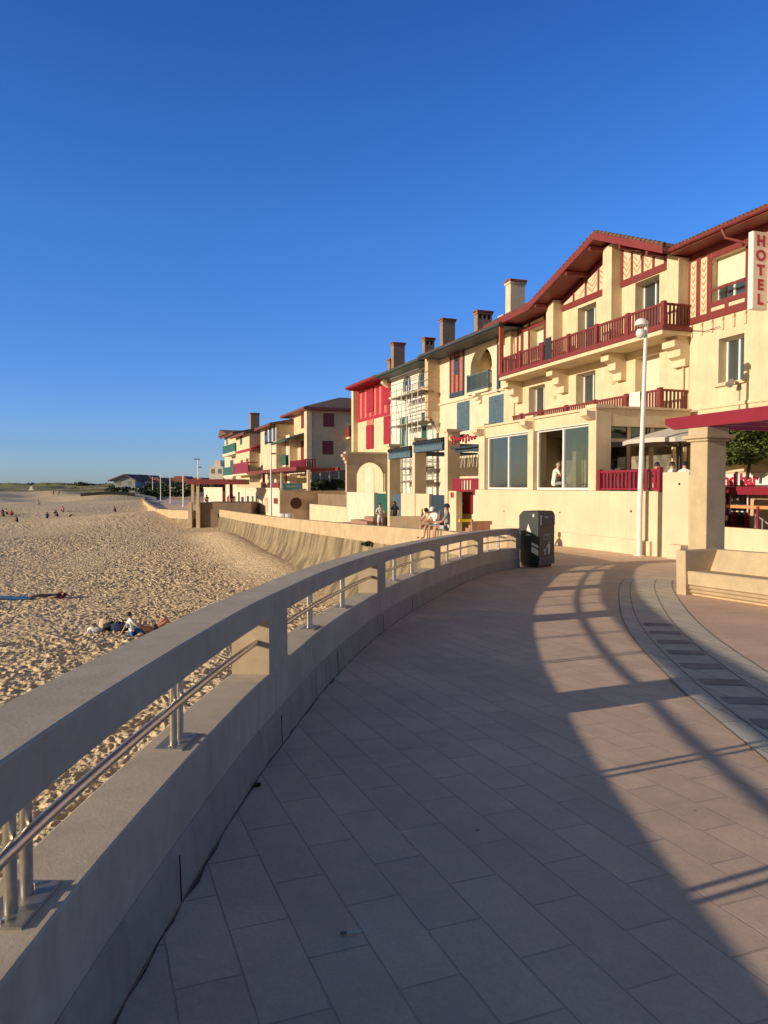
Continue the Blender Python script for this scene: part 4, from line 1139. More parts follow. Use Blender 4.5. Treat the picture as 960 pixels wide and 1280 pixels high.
# canopies between the columns
for i in (0, 1):
    a, b = cu2[i][1]+.06, cu2[i+1][0]-.06; zc = B.z((540, 500)[i], (556, 566)[i], TWB)
    cn = MB().box(a, b, TWB-.35, TWB+.12, zc-.35, zc+.12).build('canopy', BLU if i == 5 else BLD, tr)
    MB().box(a+.02, b-.02, TWB+.121, TWB+.14, zc-.33, zc-.02).build('canopy_board', BLU, cn)
    tile_edge(a, b, TWB+.2, zc+.18, r=.10, L=1.5, slope=.18).build('canopy_tiles', M('dark slate tile', (.03, .04, .05), .6), cn, smooth=True)
    m = MB()
    for j in range(9): u = a+(b-a)*(j+.5)/9; m.box(u-.05, u+.05, .1, TWB-.35, zc-.12, zc+.0)
    m.build('slats', BLD, cn)
# lower wall between, with blue gates
wtop = B.z(520, 617, TWB)
yl0, yl1 = rng_u(B, 500.5, 535.5, 630, TWB)
MB().box(yl0, yl1, TWB-.3, TWB-.04, -1.8, wtop).build('wall', YEL2, tr, bevel=.01)
for pa, pb in ((535.8, 553), (488, 500.2), (467.5, 484)):
    a, b = rng_u(B, pa, pb, 630, TWB); gt = MB(); n = int((b-a)/.16)
    gt.box(a, b, TWB-.22, TWB-.19, -1.3, wtop-.05)
    for j in range(n): x0 = a+(b-a)*j/n; gt.box(x0+.015, x0+(b-a)/n-.015, TWB-.19, TWB-.16, -1.3, wtop-.07)
    gt.build('gate', BLD if pa > 500 else GRN if pa < 480 else BLU, tr)
MB().box(UB(467, 617, TWB), UB(556, 617, TWB), TWB-.26, TWB-.2, wtop+.02, wtop+.1).build('rail', BLK, tr) if False else None
MB().box(cu2[2][1], cu2[0][0], .2, TWB-.31, wtop-.6, wtop-.45).build('floor', TAN, tr)
wl0, wl1 = rng_u(B, 433, 467, 630, TWB)
MB().box(wl0, wl1, TWB-.3, TWB-.02, -2.2, wtop).build('white_wall', WHI, tr, bevel=.01)
# ---- side loggia wall with arch below the red house ----
lw = thing('arcade', 'brown shaded loggia wall with an arch beside the red timbered house', 'arcade', B, wl1, TWB-2, -1)
ul_ = UB(433.5, 600, TWB)
wR = B.hitu(500, 600, ul_)[0]; zt1 = B.z(433, 567, TWB); zt0 = wtop
ca, cb = B.hitu(446, 600, ul_)[0], B.hitu(481, 600, ul_)[0]; azt = B.hitu(464, 578, ul_)[1]
lo, hi = min(ca, cb), max(ca, cb)
m = MB(); n = 16; th = .35
m.box(ul_, ul_+th, hi, TWB, zt0, zt1); m.box(ul_, ul_+th, wR-1, lo, zt0, zt1)
pr = None; zs_ = azt-(hi-lo)*.5; zs_ = max(zs_, zt0+.3)
for i in range(n+1):
    t = PI*i/n; p = ((lo+hi)/2-(hi-lo)/2*math.cos(t), zs_+(azt-zs_)*math.sin(t))
    if pr: m.prism([(pr[0], pr[1]), (p[0], p[1]), (p[0], zt1), (pr[0], zt1)], ul_, ul_+th, 'u')
    pr = p
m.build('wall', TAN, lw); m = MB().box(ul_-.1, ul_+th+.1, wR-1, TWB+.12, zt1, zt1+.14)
m.build('coping', YEL, lw); corbel(lw, ul_-.25, ul_+.25, TWB, zt1-.05, .4, .7, TAN)
# pale arched door and opening seen through the arch
yw = thing('loggia_wall', 'sunlit yellow wall with a pale arched door inside the loggia', 'wall', B, ul_+3.4, 2, -1)
uu = ul_+3.2; m = MB(); m.box(uu, uu+.2, -.2, TWB-.2, wtop-.6, zt1-.3); 
# facing the sea: slanted inner wall
pA = B.hitu(443, 600, uu); q0 = B.hit(447, 617, 1.2); q1 = B.hit(482, 617, 1.2)
m = MB().box(ul_+.5, ul_+7, 1.0, 1.2, wtop-.8, zt1-.2); m.build('wall', YEL, yw)
a, b = rng_u(B, 457, 468, 600, 1.2); zt_ = B.z(462, 583, 1.2); pr = [(a, wtop-.5), (b, wtop-.5), (b, zt_-.5)]
for i in range(9): t = PI*i/8; pr.append(((a+b)/2+(b-a)/2*math.cos(t), zt_-.6+.6*math.sin(t)))
MB().prism(pr, 1.2, 1.26, 'w').build('door', WHI, yw)

# ---- neighbour terrace of the blue house: opening between column and hotel ----
nt_ = thing('balustrade', 'short dark red balustrade over the red door beside the dining room', 'balustrade', B, UB(580, 606, TWB), TWB, .2)
n0, n1 = UB(598.5, 606, TWB), UB(562, 606, TWB); zz0_ = B.z(580, 614, TWB); zz1_ = B.z(580, 598, TWB)
m = MB(); m.box(n0, n0+(n1-n0)*.36, TWB-.22, TWB-.17, zz0_, zz1_); m.box(n1-(n1-n0)*.3, n1, TWB-.22, TWB-.17, zz0_, zz1_)
for k in range(3): c = n0+(n1-n0)*(.44+.1*k); m.box(c-.05, c+.05, TWB-.22, TWB-.17, zz0_, zz1_-.1)
m.box(n0, n1, TWB-.24, TWB-.15, zz1_-.1, zz1_+.002); m.box(n0, n1, TWB-.24, TWB-.15, zz0_-.02, zz0_+.08)
m.build('rail', CRIM, nt_)
st = thing('entrance', 'cream entrance wall with a red door under the short balustrade', 'entrance', B, UB(585, 640, 3), 3, -1)
EWW = TWB-1.0
e0, e1 = UB(604, 630, EWW), UB(560, 630, EWW)
MB().box(e0, e1, EWW-.3, EWW, -1.4, zz0_-.05).build('wall', CRE, st)
MB().box(e0, e1, .3, TWB-.3, zz0_-.04, zz0_-.025).build('floor', TAN, st)
MB().box(e0, e1, .3, .4, zz0_, ctop+.3).build('back_wall', CRE, st)
a, b = rng_u(B, 579, 591.5, 630, EWW); dr_ = MB().box(a, b, EWW, EWW+.06, B.z(585, 642, EWW), zz0_-.1)
for k in range(6): x0 = a+(b-a)*k/6; dr_.box(x0+.02, x0+(b-a)/6-.02, EWW+.06, EWW+.08, B.z(585, 642, EWW)+.05, zz0_-.15)
dr_.build('door', CRIM, st)
a, b = rng_u(B, 553, 569, 630, TWB); MB().box(a, a+.9, TWB-.4, TWB-.06, -1.6, zz0_).build('gate_pier', YEL2, st)
a, b = rng_u(B, 562.5, 566, 620, TWB); MB().box(a, b, TWB-.06, TWB-.03, B.z(564, 622, TWB), B.z(564, 615.5, TWB)).build('notice', RED2, st)
# red metal script sign above it (illegible lettering): curved strokes
sg = thing('script_sign', 'red cursive metal lettering above the slatted opening of the blue house terrace', 'sign', B, UB(582, 548, TWB), TWB, 3)
s0, s1_ = UB(598, 548, TWB), UB(566, 548, TWB); zc = B.z(582, 549, TWB); m = MB(); pts = []
Lw = s1_-s0; nn = 120
for i in range(nn+1):
    t = i/nn; u = s1_-Lw*t-.10*math.sin(t*2*PI*9); h = .13+.07*math.sin(t*11+1)
    pts.append((u, TWB+.12, zc+h*math.cos(t*2*PI*9)*(1 if t < .2 or .55 < t < .7 else .7)))
m.path(pts, .055, 6); m.build('letters', RED2, sg)
MB().tube((s0-.1, TWB+.02, zc-.4), (s1_+.1, TWB+.02, zc-.4), .06).build('sign_bar', BLD, sg)
m = MB()                                               # slatted pergola behind it
for j in range(9): u = s0+Lw*(j+.5)/9; m.box(u-.05, u+.05, .5, TWB-.2, zc-.55, zc-.42)
m.box(s0, s1_, TWB-.3, TWB-.15, zc-.62, zc-.42); sl_ = m.build('slats', BLD, sg)

# ---- scaffolding ----
sc = thing('scaffolding', 'grey tube scaffolding with plank decks in front of the cream house', 'scaffolding', B, UB(515, 600, 1.5), 1.5, -.5)
sa, sb_ = UB(549, 520, .45)+.9, UB(489, 520, 1.6)
uls = np.linspace(sa+.1, sb_, 6); wls = (.45, 1.6)
zdeck = [B.z(515, 602, 1.6), B.z(515, 585, 1.6), B.z(515, 529, 1.6), B.z(520, 490, 1.6)]
for u in uls:
    for w in wls: MB().tube((u, w, -.6), (u, w, B.z(520, 478, 1.6)), .036, k=6).build('pole', GALV, sc)
m = MB()
for z in zdeck:
    for w in wls:
        for dz in (0, .5, 1.0, 1.55): m.tube((sa-.1, w, z+dz), (sb_+.3, w, z+dz), .028, k=6)
    for u in uls: m.tube((u, wls[0]-.1, z-.03), (u, wls[1]+.2, z-.03), .026, k=6)
for i in range(5):
    m.tube((uls[i], 1.63, zdeck[2]-2+.0*i), (uls[i+1], 1.63, zdeck[2]), .02, k=5) if i % 2 == 0 else m.tube((uls[i], 1.63, zdeck[2]), (uls[i+1], 1.63, zdeck[3]), .02, k=5)
m.build('ledgers', GALV, sc)
for z in zdeck: MB().box(sa-.2, sb_+.2, wls[0]+.05, wls[1]-.05, z+.03, z+.09).build('plank_deck', WOODP, sc)

# ================================================================== HIP-ROOFED YELLOW HOUSE
c5 = B.u(388, 540); e5 = B.u(362, 540)
zr5 = B.z(387, 507, .6)
h5 = thing('house', 'ochre house with hipped roof and dark red shutters on its shaded side', 'house', B, c5+3, -3, -1)
mb = facade(c5, e5, -2, zr5, 0, [(*rng_u(B, 376.3, 380.3, 527), B.z(378, 535.5), B.z(378, 518)), (*rng_u(B, 375.8, 380, 560), B.z(378, 575), B.z(378, 551))], .2)
WD = 15
body(mb, c5, e5, -WD, 0, -2, zr5).build('wall', OCH, h5)
for (y0, y1, pa, pb) in ((535.5, 518, 376.3, 380.3), (575, 551, 375.8, 380)):
    shutters(h5, *rng_u(B, pa, pb, 540), B.z(378, y0), B.z(378, y1), -.05, RED, 2)
def side_sh(par, fr, u, pxa, pxb, yt, yb, mat, out=.04):
    wa_ = fr.hitu(pxa, (yt+yb)/2, u)[0]; wb2 = fr.hitu(pxb, (yt+yb)/2, u)[0]; pm = (pxa+pxb)/2
    z0_ = fr.hitu(pm, yb, u)[1]; z1_ = fr.hitu(pm, yt, u)[1]; lo, hi = min(wa_, wb2), max(wa_, wb2); mid = (lo+hi)/2
    for a, b in ((lo, mid-.02), (mid+.02, hi)):
        mb = MB().box(u-out, u-.001, a, b, z0_, z1_); n = 4
        for j in range(n): x0 = a+(b-a)*j/n; mb.box(u-out-.012, u-out, x0+.02, x0+(b-a)/n-.02, z0_+.02, z1_-.02)
        mb.build('shutter', mat, par)
    MB().box(u-.06, u-.0, lo-.12, hi+.12, z1_, z1_+.14).build('lintel', CRE, par)
side_sh(h5, B, c5, 404, 417.5, 516.5, 533.5, RED); side_sh(h5, B, c5, 403, 416.5, 551, 568, RED); side_sh(h5, B, c5, 442, 448, 552, 564, RED)
# corner pier, lit
MB().box(c5-.25, c5+.9, -.1, .5, 4, zr5-.02).build('pier', YEL, h5, bevel=.02)
hw = 1.0; R = [(c5-hw, -WD-hw), (e5+hw, -WD-hw), (e5+hw, hw), (c5-hw, hw)]
m = MB(); rm = (c5+e5)/2; zt = zr5+1.9; p_ = [(a, b, zr5) for a, b in R]; r1_ = (rm, -WD/2-3, zt); r2_ = (rm, -5, zt)
m.quad(p_[0], p_[1], r1_); m.quad(p_[2], p_[3], r2_); m.quad(p_[1], p_[2], r2_, r1_); m.quad(p_[3], p_[0], r1_, r2_)
m.box(c5-hw, e5+hw, -WD-hw, hw, zr5-.14, zr5-.001)
ro = m.build('roof', TILED, h5)
MB().box(c5-hw-.03, e5+hw+.03, -WD-hw-.03, hw+.03, zr5-.3, zr5-.141).build('eave', RED, ro)
bl0, bl1 = rng_u(B, 363, 382, 570, 1.2); zb5 = B.z(372, 590, 1.2); zt5 = B.z(372, 568, 1.2)
b5 = MB().box(bl0, bl1, 0, 1.3, zb5-.2, zb5).build('balcony', CRE, h5); railing(b5, bl0, bl1, 1.2, zb5, zb5+1.35, (bl0, bl1), CRIM, .25, ret=[(bl0, 0)], bw=.12)
wq = B.hitu(433, 540, c5)[0]; wq2 = B.hitu(448, 540, c5)[0]; zq0 = B.hitu(440, 546, c5-1)[1]; zq1 = B.hitu(440, 532, c5-1)[1]
sbq = MB().box(c5-1.1, c5, min(wq, wq2), max(wq, wq2), zq0-.22, zq0).build('balcony', CRE, h5); m = MB()
m.box(c5-1.1, c5-1.04, min(wq, wq2), max(wq, wq2), zq1-.08, zq1)
for j in range(14): w = wq2+(wq-wq2)*(j+.5)/14; m.box(c5-1.1, c5-1.05, w-.05, w+.05, zq0, zq1-.06)
m.box(c5-1.1, c5, wq-.03, wq+.03, zq0, zq1-.3); m.build('balustrade', RED, sbq)
# ---- veranda with shrubs in front of it ----
vu = UB(432, 600, 3.5)+1.5
ver = thing('veranda', 'low glazed veranda on a brown wall below the ochre house', 'veranda', B, vu+4, 1, -1)
vu = c5-5.5
wl, wr = B.hitu(390, 600, vu)[0], B.hitu(436, 600, vu)[0]-2
zv0, zv1, zv2 = B.hitu(410, 618, vu)[1], B.hitu(410, 586, vu)[1], B.hitu(410, 632, vu)[1]
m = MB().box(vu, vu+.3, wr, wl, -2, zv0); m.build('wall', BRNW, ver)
MB().box(vu-.1, vu+5, wr, wl+.1, zv1-.1, zv1+.02).build('veranda_roof', TAN, ver)
vf = MB()
for j in range(7): w = wr+(wl-wr)*j/6; vf.box(vu+.3, vu+.42, w-.06, w+.06, zv0, zv1-.1)
vf.build('window_frame', PVC, ver); MB().box(vu+.35, vu+.37, wr, wl, zv0, zv1-.1).build('pane', GLA, ver)
# sea-facing lower yellow wall and brown wall
a, b = rng_u(B, 387, 434, 640, TWB); zt_ = B.z(410, 632, TWB)
solo(MB().box(a, b, TWB-.3, TWB, -2.4, zt_), 'garden_wall', YEL2, 'plain yellow garden wall in front of the ochre house', 'wall', ((a+b)/2, TWB, -2), B)
zt2 = B.z(410, 617.5, TWB-.8)
solo(MB().box(a+.5, b, TWB-1.1, TWB-.8, -2.4, zt2), 'garden_wall', BRNW, 'brown block wall above the plain yellow garden wall', 'wall', ((a+b)/2, TWB-.8, -2), B)
# brown shaded block with round dark red doorway
db = thing('terrace', 'brown shaded terrace end with round dark red doorway and teal banner', 'terrace', B, b+1, TWB, -1)
ud = b+.6
wd0 = B.hitu(350, 620, ud)[0]; wd1 = B.hitu(388, 620, ud)[0]; zd1 = B.hitu(370, 613.5, ud)[1]
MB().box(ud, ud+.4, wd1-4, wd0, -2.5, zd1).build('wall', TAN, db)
cw_, cz_ = B.hitu(370, 629, ud); rr = abs(B.hitu(363, 629, ud)[0]-B.hitu(377, 629, ud)[0])/2
pr = [(cw_+rr*math.cos(t), cz_+rr*math.sin(t)) for t in np.linspace(0, 2*PI, 25)[:-1]]; MB().prism(pr, ud-.05, ud-.002, 'u').build('door', M('very dark red', (.06, .008, .012), .6), db)
w1b, zbn0 = B.hitu(353, 612, ud); w2b, zbn1 = B.hitu(378, 604, ud)
bn = MB().box(ud-.06, ud, w2b, w1b, zbn0, zbn1).build('banner', TEAL, db); m = MB()
for j in range(11): w = w2b+.4+(w1b-w2b-.9)*j/11; m.box(ud-.07, ud-.061, w, w+(.12, .2, .16)[j % 3], zbn0+.22+.06*(j % 2), zbn1-.22)
m.build('banner_marks', M('banner marks', (.35, .5, .48), .6), bn)
# ================================================================== FAR HOUSES
def farhouse(label, pa, pb, ye, yb, wallm, roofm, w=0, wins=(), depth=11, hip=1.2, base=-2.5, group=None, fr=B):
    a, b = rng_u(fr, pb, pa, 600, w); ze_ = fr.z(pb, ye, w+.8)
    h = thing('house', label, 'house', fr, (a+b)/2, w, -1, group=group)
    mb = MB().quad((a, w, base), (b, w, base), (b, w, ze_), (a, w, ze_)); body(mb, a, b, w-depth, w, base, ze_); mb.build('wall', wallm, h)
    m = MB(); o = .8; pp_ = [(a-.1, w-depth-o, ze_), (b+.1, w-depth-o, ze_), (b+.1, w+o, ze_), (a-.1, w+o, ze_)]; wm_ = w-depth/2
    q1, q2 = (a+.0, wm_, ze_+hip), (b-.0, wm_, ze_+hip)
    m.quad(pp_[0], pp_[3], q1); m.quad(pp_[1], pp_[2], q2); m.quad(pp_[2], pp_[3], q1, q2); m.quad(pp_[0], pp_[1], q2, q1)
    m.box(a-.1, b+.1, w-depth-o, w+o, ze_-.14, ze_-.001); ro = m.build('roof', roofm, h)
    MB().box(a-.12, b+.12, w+o-.1, w+o+.04, ze_-.34, ze_-.14).build('eave', RED, ro)
    for (x0, x1, y0, y1, mt, arch) in wins:
        u0, u1 = rng_u(fr, x0, x1, (y0+y1)/2, w); z0_, z1_ = fr.z((x0+x1)/2, y1, w), fr.z((x0+x1)/2, y0, w)
        fm = MB().box(u0-.12, u1+.12, w, w+.05, z0_-.12, z0_-.0).box(u0-.1, u0, w, w+.04, z0_, z1_).box(u1, u1+.1, w, w+.04, z0_, z1_).build('window', CRE, h)
        if arch:
            pr = [(u0, z0_), (u1, z0_)]+[((u0+u1)/2+(u1-u0)/2*math.cos(t), z1_-(z1_-z0_)*.25+(z1_-z0_)*.25*math.sin(t)) for t in np.linspace(0, PI, 9)]
            MB().prism(pr, w+.001, w+.03, 'w').build('pane', mt, fm)
        else: MB().box(u0, u1, w+.001, w+.03, z0_, z1_).build('pane', mt, fm)
    return h, a, b, ze_
h6, a6, b6, z6 = farhouse('pale house with tall arched loggia openings and weathered brown roof', 326, 345.5, 525, 640, YEL2, TILED, 2.2,
    [(331, 335, 536, 556, GLA, 1), (336.5, 340, 533, 554, GLA, 1), (341.5, 344.5, 531, 552, GLA, 1), (331, 334.5, 564, 582, CRE, 0), (341, 344, 563, 581, CRE, 0), (336, 339, 592, 606, GLA, 0)])
# blank party side of that house and dark green pergola roof
u0, u1 = rng_u(B, 345, 365, 555, 1.6); zc = B.z(355, 552, 1.6)
pg = MB().prism([(0, zc+.9), (2.4, zc), (2.4, zc-.2), (0, zc+.7)], u0, u1, 'u').build('canopy', EAV, h6)
MB().box(a6-.06, a6-.001, -8.5, 2.19, zc+.6, z6-.2).build('party_wall', TAN, h6)
c6 = rng_u(B, 345, 362, 580, 1.0); MB().box(c6[0], a6-.07, -6, 1.0, -2, zc+.85).build('lower_wall', WHI, h6)
for x0, x1, y0, y1, mt in ((348.5, 351, 560, 583, GLA), (353.5, 356, 557, 578, GLA), (358, 361, 556, 580, CRE), (349, 352, 592, 604, GRN), (356, 359, 592, 606, RED)):
    q0_, q1_ = rng_u(B, x0, x1, y1, 1.0); MB().box(q0_, q1_, 1.001, 1.05, B.z(x0, y1, 1), B.z(x0, y0, 1)).build('window', mt, h6)
bq0, bq1 = rng_u(B, 348, 357, 575, 1.4); zq = B.z(352, 582, 1.4); bq = MB().box(bq0, bq1, 0, 1.4, zq-.2, zq).build('balcony', CRE, h6); MB().box(bq0, bq1, 1.32, 1.4, zq, zq+1.3).build('balustrade', GRN, bq)
h7, a7, b7, z7 = farhouse('narrow yellow house with small red canopy and crimson balcony', 295, 312, 537, 640, YEL, TILED, 3.0,
    [(300, 303, 543, 556, GRN, 0), (308, 311, 573, 590, CRIM, 0), (301, 304, 575, 592, CRIM, 0), ])
u0, u1 = rng_u(B, 305, 325, 560, 2.0); zc = B.z(318, 561, 2.2)
MB().prism([(1.0, zc+.7), (3.2, zc), (3.2, zc-.3), (1.0, zc+.3)], u0, u1, 'u').build('canopy', RED2, h7)
MB().box(a7-.06, a7-.001, -6, 2.99, zc+.6, z7-.2).build('party_wall', TAN, h7)
c7 = rng_u(B, 311, 326, 580, 1.6); MB().box(c7[0], a7-.07, -6, 1.6, -2, zc+.5).build('lower_wall', CRE, h7)
for x0, x1, y0, y1, mt in ((314, 317.5, 567, 580, GLA), (320, 322.5, 566, 579, GLA), (315, 317.5, 594, 602, GLA), (321.5, 324, 593, 602, GLA)):
    q0_, q1_ = rng_u(B, x0, x1, y1, 1.6); MB().box(q0_, q1_, 1.601, 1.65, B.z(x0, y1, 1.6), B.z(x0, y0, 1.6)).build('window', mt, h7)
bq0, bq1 = rng_u(B, 291, 310, 585, 4.2); zq = B.z(302, 592, 4.2); bq = MB().box(bq0, bq1, 2.9, 4.2, zq-.25, zq).build('balcony', CRE, h7); MB().box(bq0, bq1, 4.1, 4.2, zq, zq+1.5).box(bq0-.05, bq0+.05, 2.9, 4.2, zq+1.3, zq+1.45).build('balustrade', CRIM, bq)
h8, a8, b8, z8 = farhouse('ochre end house with green balconies and stepped gable at the far end of the row', 281, 297.5, 537, 640, YEL, TILED, 1.8,
    [(288, 292, 575, 586, GLA, 0), (283, 285, 548, 556, GLA, 0), (289, 291, 560, 566, GLA, 0)])
chimney(h8, a8+1, a8+2.2, -.5, -1.9, z8-.3, B.z(294, 524, 0), BRK)
m = MB().prism([(a8+4, z8), (b8+.5, z8), (b8-1.5, z8+1.2)], -3, 2.9, 'w'); m.build('gable', TILED, h8)
for (pa, pb, yt, yb) in ((279, 294, 557, 566), (280, 292, 586, 594)):
    bq0, bq1 = rng_u(B, pa, pb, yb, 3.2); zq = B.z((pa+pb)/2, yb, 3.2); bq = MB().box(bq0, bq1, 1.8, 3.3, zq-.4, zq).build('balcony', WHI, h8); MB().box(bq0, bq1, 3.2, 3.28, zq, zq+1.3).box(bq0, bq0+.08, 1.8, 3.2, zq, zq+1.3).build('balustrade', GRN, bq)
# ---- long white terrace block at promenade level ----
tb0, tb1 = rng_u(B, 255, 350, 625, TWB)
tb0 = rng_u(B, 349, 350, 625, TWB)[0]
tl = thing('terrace', 'long white terrace block with small doors and windows at promenade level', 'terrace', B, (tb0+tb1)/2, TWB, -2)
ztl = B.z(345, 611, TWB)
doors = [(298, 300, 615, 634, GLA), (302, 305, 621, 630, GLA), (309, 311.5, 620, 629, GLA), (315, 317, 620, 634, GRN), (320, 322, 620, 630, GLA), (331, 335, 622, 640, TAN), (342.5, 347.5, 622.5, 629.5, RED), (290, 292, 620, 627, GLA), (284, 285.5, 621, 627, RED)]
m = MB().box(tb0, tb1, 1.5, TWB, -2.6, ztl); m.box(tb0, tb1, TWB-.02, TWB+.12, ztl-.1, ztl+.1)
m.build('wall', WHI, tl)
for x0, x1, y0, y1, mt in doors:
    u0, u1 = rng_u(B, x0, x1, y1, TWB); MB().box(u0, u1, TWB+.001, TWB+.05, B.z(x0, y1, TWB), B.z(x0, y0, TWB)).build('door' if y1 > 632 else 'window', mt, tl)
bq0, bq1 = rng_u(B, 296, 326, 606, TWB-1); MB().box(bq0, bq1, TWB-1.2, TWB-1, ztl+.1, B.z(310, 603, TWB-1)).build('parapet', TAN, tl)
for (pa, pb) in ((327.5, 332), (334.5, 336.5), (341, 349)):
    u0, u1 = rng_u(B, pa, pb, 606, TWB-.1); MB().box(u0, u1, TWB-.15, TWB-.05, ztl+.1, B.z(345, 603, TWB)).build('balustrade', RED, tl)
for px in (286, 288, 290, 292, 294): u = UB(px, 620, TWB); MB().box(u-.3, u+.3, TWB, TWB+.08, -1, .4).build('fence_panel', CRIM, tl)
# pergola on it
pg = thing('pergola', 'flat dark red pergola on cream posts over the terrace beside the teal banner', 'pergola', B, (tb0)+6, TWB-1, ztl)
u0 = rng_u(B, 386, 387, 588, TWB-1)[0]; u1 = UB(321, 588, TWB-1); zp0, zp1 = B.z(350, 591, TWB-1), B.z(350, 587, TWB-1)
MB().box(u0, u1, TWB-1.1, TWB+.3, zp0, zp1).box(u0, u1, TWB-4, TWB-3.8, zp0, zp1).build('roof_frame', RED, pg)
m = MB()
for j in range(14): u = u0+(u1-u0)*(j+.5)/14; m.box(u-.1, u+.1, TWB-3.8, TWB-1.1, zp0+.02, zp1-.05)
m.build('slats', RED, pg)
for px in (329, 352, 385, 340): u = UB(px, 600, TWB-.2); MB().box(u-.14, u+.14, TWB-.4, TWB-.12, ztl-.3, zp0).build('post', CRE if px != 329 else RED, pg)

# far right tower block, red-roofed houses, chalet on the dune
def lowhouse(label, pa, pb, ytop, yeave, ybase, Y, wallm, roofm, depth=10, flat=False, group='distant red roofed houses', apex=None):
    p0 = at_y(pa, ybase, Y); p1 = at_y(pb, ybase, Y); z0 = min(p0.z, 0)-2; ze_ = at_y(pa, yeave, Y).z; zt_ = at_y(pa, ytop, Y).z
    h = thing('house', label, 'house', W0, (p0.x+p1.x)/2, Y, z0, group=group)
    x0, x1 = p0.x, p1.x
    m = MB().box(x0, x1, Y, Y+depth, z0, ze_)
    if flat: m.box(x0+(x1-x0)*.3, x0+(x1-x0)*.75, Y+1, Y+depth-1, ze_, zt_)
    m.build('wall', wallm, h)
    if apex:
        ax = x0+(x1-x0)*apex; MB().prism([(x0-1.5, ze_-.3), (ax, zt_), (x1+.8, ze_-.2), (x1+.8, ze_-.6), (ax, zt_-.4), (x0-1.5, ze_-.7)], Y-1.2, Y+depth, 'w').build('roof', roofm, h); MB().prism([(x0, ze_), (x1, ze_), (ax, zt_-.45)], Y, Y+.3, 'w').build('gable', wallm, h)
    elif not flat:
        ov = .6; MB().prism([(x0-ov, ze_), (x1+ov, ze_), (x1-(x1-x0)*.25, zt_), (x0+(x1-x0)*.25, zt_)], Y-ov, Y+depth+ov, 'w').build('roof', roofm, h)
    n = max(2, int((x1-x0)/3.2))
    for j in range(n):
        c = x0+(x1-x0)*(j+.5)/n; MB().box(c-.5, c+.5, Y-.04, Y-.002, ze_-2.0, ze_-.7).build('window', GLA, h)
    return h
lowhouse('pale concrete block with a dark glazed side behind the end house', 262, 279, 575, 583, 606, 210, WHI, TILED, flat=True, group=None)
lowhouse('dark grey block standing right behind the pale concrete block', 271, 284, 584, 588, 606, 216, M('dark slate cladding', (.06, .075, .09), .7), TILED, flat=True, group=None)
ch = lowhouse('timber chalet with a low brown gable on the dune, nearest the sea', 142, 169, 592.5, 599, 607.5, 250, M('grey timber wall', (.30, .32, .33), .8), TILED, group=None, apex=.55)
lowhouse('white house with brown roof just right of the timber chalet', 163, 176, 593, 600, 608, 262, WHI, TILED)
lowhouse('wide house with a long orange tiled roof beyond the palms', 174, 192, 594, 603, 608, 275, CRE, TILE)
lowhouse('small white gabled house between two orange roofs', 188, 201, 597, 602, 610, 258, WHI, TILE)
lowhouse('orange roofed house behind the thin lamp poles', 200, 214, 597, 604, 610, 290, CRE, TILE)
lowhouse('large hipped house with broad orange roof behind the hedge', 214, 236, 595, 602, 611, 262, TAN, TILE)
lowhouse('white rendered house with orange roof left of the end house', 239, 256, 597, 603, 612, 240, WHI, TILE)
lowhouse('low cream shed in front of the end house', 256, 282, 603, 608, 616, 190, CRE, TILED)
# ================================================================== FOLIAGE
def leaves(name, mat, parent, blobs, n, size, flat=.6, seed=1, orient=None):
    """n small folded leaves spread through ellipsoid blobs [(x,y,z,rx,ry,rz)] in world axes relative to parent's frame"""
    r = np.random.default_rng(seed); vol = np.array([b[3]*b[4]*b[5] for b in blobs]); pr = vol**.67; pr /= pr.sum()
    k = r.choice(len(blobs), n, p=pr); bb = np.array(blobs)[k]
    d = r.normal(size=(n, 3)); d /= np.linalg.norm(d, axis=1)[:, None]; rad = r.random(n)**.38
    c = bb[:, :3]+d*rad[:, None]*bb[:, 3:]
    a = r.normal(size=(n, 3)); a[:, 2] *= flat; a /= np.linalg.norm(a, axis=1)[:, None]
    b = np.cross(a, r.normal(size=(n, 3))); b /= np.linalg.norm(b, axis=1)[:, None]
    s = size*(.6+.8*r.random(n))[:, None]
    P = np.stack([c-a*s, c+b*s*.45, c+a*s, c-b*s*.45], 1).reshape(-1, 3)
    off = OFF.get(root_of(parent).name, Vector((0, 0, 0))) if parent else Vector((0, 0, 0))
    P = P-np.array(off)
    me = bpy.data.meshes.new(name); me.vertices.add(len(P)); me.vertices.foreach_set('co', P.astype(np.float32).ravel())
    me.loops.add(len(P)); me.loops.foreach_set('vertex_index', np.arange(len(P), dtype=np.int32))
    me.polygons.add(n); me.polygons.foreach_set('loop_start', np.arange(0, 4*n, 4, dtype=np.int32)); me.update(calc_edges=True)
    me.materials.append(mat); o = bpy.data.objects.new(name, me); COL.objects.link(o)
    if parent: o.parent = parent
    return o
def blobset(c, R, n, seed, squash=.8, br=.42):
    r = random.Random(seed); out = [(c[0], c[1], c[2], R[0]*.6, R[1]*.6, R[2]*.6)]
    for i in range(n):
        t = r.uniform(0, 2*PI); ph = r.uniform(-.6, 1.2); q = br*r.uniform(.6, 1.2)
        out.append((c[0]+R[0]*.72*math.cos(t)*math.cos(ph), c[1]+R[1]*.72*math.sin(t)*math.cos(ph), c[2]+R[2]*.75*math.sin(ph), R[0]*q, R[1]*q, R[2]*q*squash))
    return out
